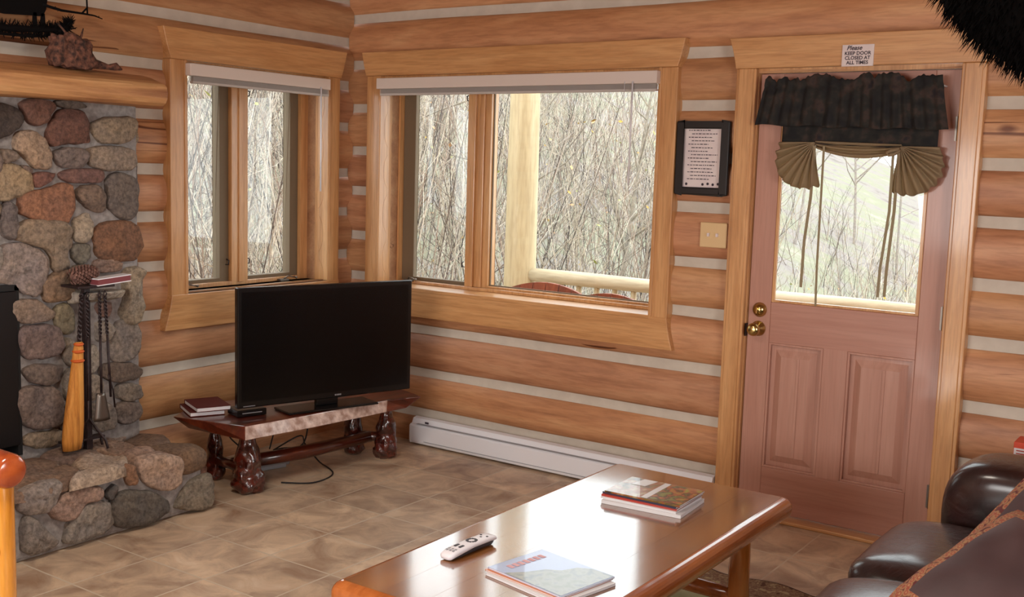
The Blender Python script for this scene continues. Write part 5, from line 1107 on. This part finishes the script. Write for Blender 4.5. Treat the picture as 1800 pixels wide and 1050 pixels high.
def deck_chair(x, y, ztop, w, label):
    t = thing('deck_chair', (x, y, -0.12), label, 'chair', 'deck chairs outside the wide window')
    def P3(u, v, a): return (x + u, y + a + 0.22 * (v - 0.3), v)
    n_ = 6; sag = 0.060
    for i in range(n_):
        u0 = -w / 2 + w * i / n_ + 0.003; u1 = -w / 2 + w * (i + 1) / n_ - 0.003
        f = lambda u: ztop - sag * (2 * u / w) ** 2
        m = MB(); m.prism([(u0, 0.22), (u1, 0.22), (u1, f(u1)), ((u0 + u1) / 2, f((u0 + u1) / 2)), (u0, f(u0))], 0, 0.02, P3); m.build('back_slat', 'chairback', t)
    m = MB(); m.box(x - w / 2, x + w / 2, y - 0.02 + 0.50 - 0.45, y + 0.52, 0.20, 0.23); m.build('seat', 'chairback', t)
    for sx in (-1, 1):
        for yy in (y + 0.05, y + 0.48): m = MB(); m.box(x + sx * (w / 2 - 0.02) - 0.02, x + sx * (w / 2 - 0.02) + 0.02, yy - 0.02, yy + 0.02, -0.12, 0.42 if yy > y + 0.2 else 0.24); m.build('leg', 'chairback', t)
        m = MB(); m.box(x + sx * (w / 2 + 0.02) - 0.045, x + sx * (w / 2 + 0.02) + 0.045, y + 0.02, y + 0.55, 0.42, 0.44); m.build('armrest', 'chairback', t)
deck_chair(0.900, 0.64, 0.898, 0.56, 'rust-brown round-backed deck chair just outside, left one')
deck_chair(1.475, 0.42, 0.899, 0.50, 'rust-brown round-backed deck chair just outside, right one')

# ------------------------------------------------------------------ outside: hillside, thicket, trees
CP = Vector((4.462, -4.728, 0))
def smooth01(t): t = max(0, min(1, t)); return t * t * (3 - 2 * t)
def gz(x, y):
    s = -0.9 * x - 0.04 * y - 0.6
    z = -0.8 + 0.40 * (max(0, s) ** 1.05) * smooth01(s / 2) - 0.02 * max(0, y - 3)
    dist = sqrt((x - CP.x) ** 2 + (y - CP.y) ** 2)
    return min(z, 1.2 + 0.075 * dist) + 0.25 * noise.noise(Vector((x * 0.25, y * 0.25, 0)))
m = MB(); nx, ny = 90, 90
vs = [(-42 + 62 * i / nx, -7 + 65 * j / ny, 0) for i in range(nx + 1) for j in range(ny + 1)]
vs = [(x, y, gz(x, y) if not (x > -0.4 and y < 2.3) else -0.9) for x, y, _ in vs]
fs = []
for i in range(nx):
    for j in range(ny):
        q = (i * (ny + 1) + j, (i + 1) * (ny + 1) + j, (i + 1) * (ny + 1) + j + 1, i * (ny + 1) + j + 1); fs.append(q)
m.add(vs, fs, 0, True); m.build('hillside', 'ground', recalc=False)['kind'] = 'structure'
rnd = random.Random(77)
def stem(mb, x, y, h, r, tint, twigs, lean=0.25, seg=3, ns=6, spread=1.0):
    z0 = gz(x, y) - 0.05; h = min(h, max(0.8, 1.6 + 0.150 * sqrt((x - CP.x) ** 2 + (y - CP.y) ** 2) - z0)); la = rnd.uniform(0, 2 * pi); lx, ly = cos(la) * lean * h, sin(la) * lean * h; bend = rnd.uniform(0.5, 1.8); ph = rnd.uniform(0, 6)
    P = []
    for i in range(ns + 1):
        t = i / ns; P.append(Vector((x + lx * t ** bend + 0.05 * sin(ph + t * 7) * t, y + ly * t ** bend + 0.05 * cos(ph * 2 + t * 6) * t, z0 + h * t)))
    mb.tube(P, [r * (1 - 0.85 * i / ns) for i in range(ns + 1)], seg, 0, False, False, tint)
    for _ in range(twigs):
        t = rnd.uniform(0.2, 0.95); f = t * ns; j = min(ns - 1, int(f)); p = P[j].lerp(P[j + 1], f - j); a = rnd.uniform(0, 2 * pi); L = h * rnd.uniform(0.10, 0.30) * (1.15 - t) * 1.6 * spread
        d = Vector((cos(a) * 0.75, sin(a) * 0.75, rnd.uniform(0.2, 1.2))).normalized(); q1 = p + d * L * 0.5; d2 = (d + Vector((rnd.uniform(-.4, .4), rnd.uniform(-.4, .4), rnd.uniform(-.1, .5)))).normalized(); q2 = q1 + d2 * L * 0.5
        mb.tube([p, q1, q2], [r * (1 - 0.8 * t) * 0.6, r * (1 - 0.8 * t) * 0.42, r * 0.1], seg, 0, False, False, tint)
        if rnd.random() < 0.5:
            d3 = (d + Vector((rnd.uniform(-.8, .8), rnd.uniform(-.8, .8), rnd.uniform(-.2, .6)))).normalized(); mb.tube([q1, q1 + d3 * L * 0.35], [r * 0.25, r * 0.08], seg, 0, False, False, tint)
tints = [lin(c)[:3] for c in ((150, 140, 130), (176, 166, 152), (104, 94, 88), (206, 196, 180), (150, 130, 116), (168, 158, 138), (70, 62, 58))]
th = MB()
for i in range(3600):
    ang = radians(rnd.uniform(-58, -9)); rr = 7.2 + 20 * rnd.random() ** 1.25
    if ang > radians(-27): rr = 9 + 22 * rnd.random(); 
    x = CP.x + sin(ang) * rr; y = CP.y + cos(ang) * rr
    if x > -0.8 and y < 2.9: continue
    if x > -1.0 and y < 12 and rnd.random() < 0.45: continue
    door = ang > radians(-24)
    if door and rnd.random() < 0.45: continue
    stem(th, x, y, rnd.uniform(0.8, 1.9) if door else rnd.uniform(1.6, 4.2), rnd.uniform(0.004, 0.012), rnd.choice(tints), rnd.randint(5, 9), 0.3)
tag(th.build('bare_thicket', 'twig', recalc=False), 'dense grey-brown thicket of leafless shrubs on the hillside outside', 'shrubs', kind='stuff')
lf = MB(); 
for i in range(900):
    ang = radians(rnd.uniform(-55, -12)); rr = rnd.uniform(7.5, 18); x = CP.x + sin(ang) * rr; y = CP.y + cos(ang) * rr
    if x > -0.8 and y < 2.9: continue
    z = gz(x, y) + rnd.uniform(0.2, 3.0 if ang < radians(-25) else 1.0); s = rnd.uniform(0.012, 0.03); a = rnd.uniform(0, 6); d1_ = Vector((cos(a), sin(a), rnd.uniform(-1, 1))) * s; d2_ = Vector((-sin(a), cos(a), rnd.uniform(-1, 1))) * s * 0.6; p = Vector((x, y, z))
    lf.add([p - d1_, p - d2_, p + d1_, p + d2_], [(0, 1, 2, 3)], 0, False, lin(rnd.choice([(200, 170, 80), (176, 140, 60), (170, 176, 100), (190, 150, 110)]))[:3])
tag(lf.build('dry_leaves', 'twig', recalc=False), 'last yellow leaves scattered through the thicket outside', 'leaves', kind='stuff')
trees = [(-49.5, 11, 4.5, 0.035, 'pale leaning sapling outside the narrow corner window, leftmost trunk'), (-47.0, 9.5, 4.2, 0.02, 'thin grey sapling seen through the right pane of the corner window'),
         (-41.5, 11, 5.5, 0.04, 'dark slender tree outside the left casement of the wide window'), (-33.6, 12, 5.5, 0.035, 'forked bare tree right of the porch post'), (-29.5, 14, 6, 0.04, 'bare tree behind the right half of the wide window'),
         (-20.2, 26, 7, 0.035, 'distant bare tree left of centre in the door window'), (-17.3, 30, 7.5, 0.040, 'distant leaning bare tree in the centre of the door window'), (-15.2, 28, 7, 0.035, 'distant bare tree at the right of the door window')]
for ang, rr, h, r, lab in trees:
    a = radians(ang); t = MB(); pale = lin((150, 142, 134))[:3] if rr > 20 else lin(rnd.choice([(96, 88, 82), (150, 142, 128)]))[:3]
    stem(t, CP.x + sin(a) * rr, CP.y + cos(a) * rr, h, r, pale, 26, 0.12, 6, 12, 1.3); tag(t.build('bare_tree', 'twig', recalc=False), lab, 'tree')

# ------------------------------------------------------------------ pieces of parts hang on their parts (part locations are zero, so nothing moves)
def under(child, parent):
    for o in list(bpy.data.objects):
        b_ = o.name.split('.')[0]
        if b_ == child and o.parent is not None:
            sib = [x for x in bpy.data.objects if x.parent == o.parent and x.name.split('.')[0] == parent]
            if sib: o.parent = sib[0]
for c_, p_ in (('printed_lines', 'notice_sheet'), ('cover_photo', 'cover'), ('cover_title', 'cover'), ('cover_panel', 'cover'), ('front_trim', 'case'), ('plug', 'housing'), ('binding', 'straw_head'), ('scale', 'core'),
               ('printed_marks', 'white_panel'), ('silver_mark', 'bezel'), ('silver_strip', 'bezel'), ('button', 'upper_shell'), ('ring_button', 'upper_shell'), ('badge', 'heater_body'), ('louvre', 'heater_body'),
               ('white_edge', 'sleeve'), ('toggle', 'plate'), ('piping', 'pillow_cover'), ('rug_field', 'rug_border'), ('rug_inner_line', 'rug_border'), ('crank_handle', 'window_frame'), ('sash_lock', 'casement_sash')):
    under(c_, p_)
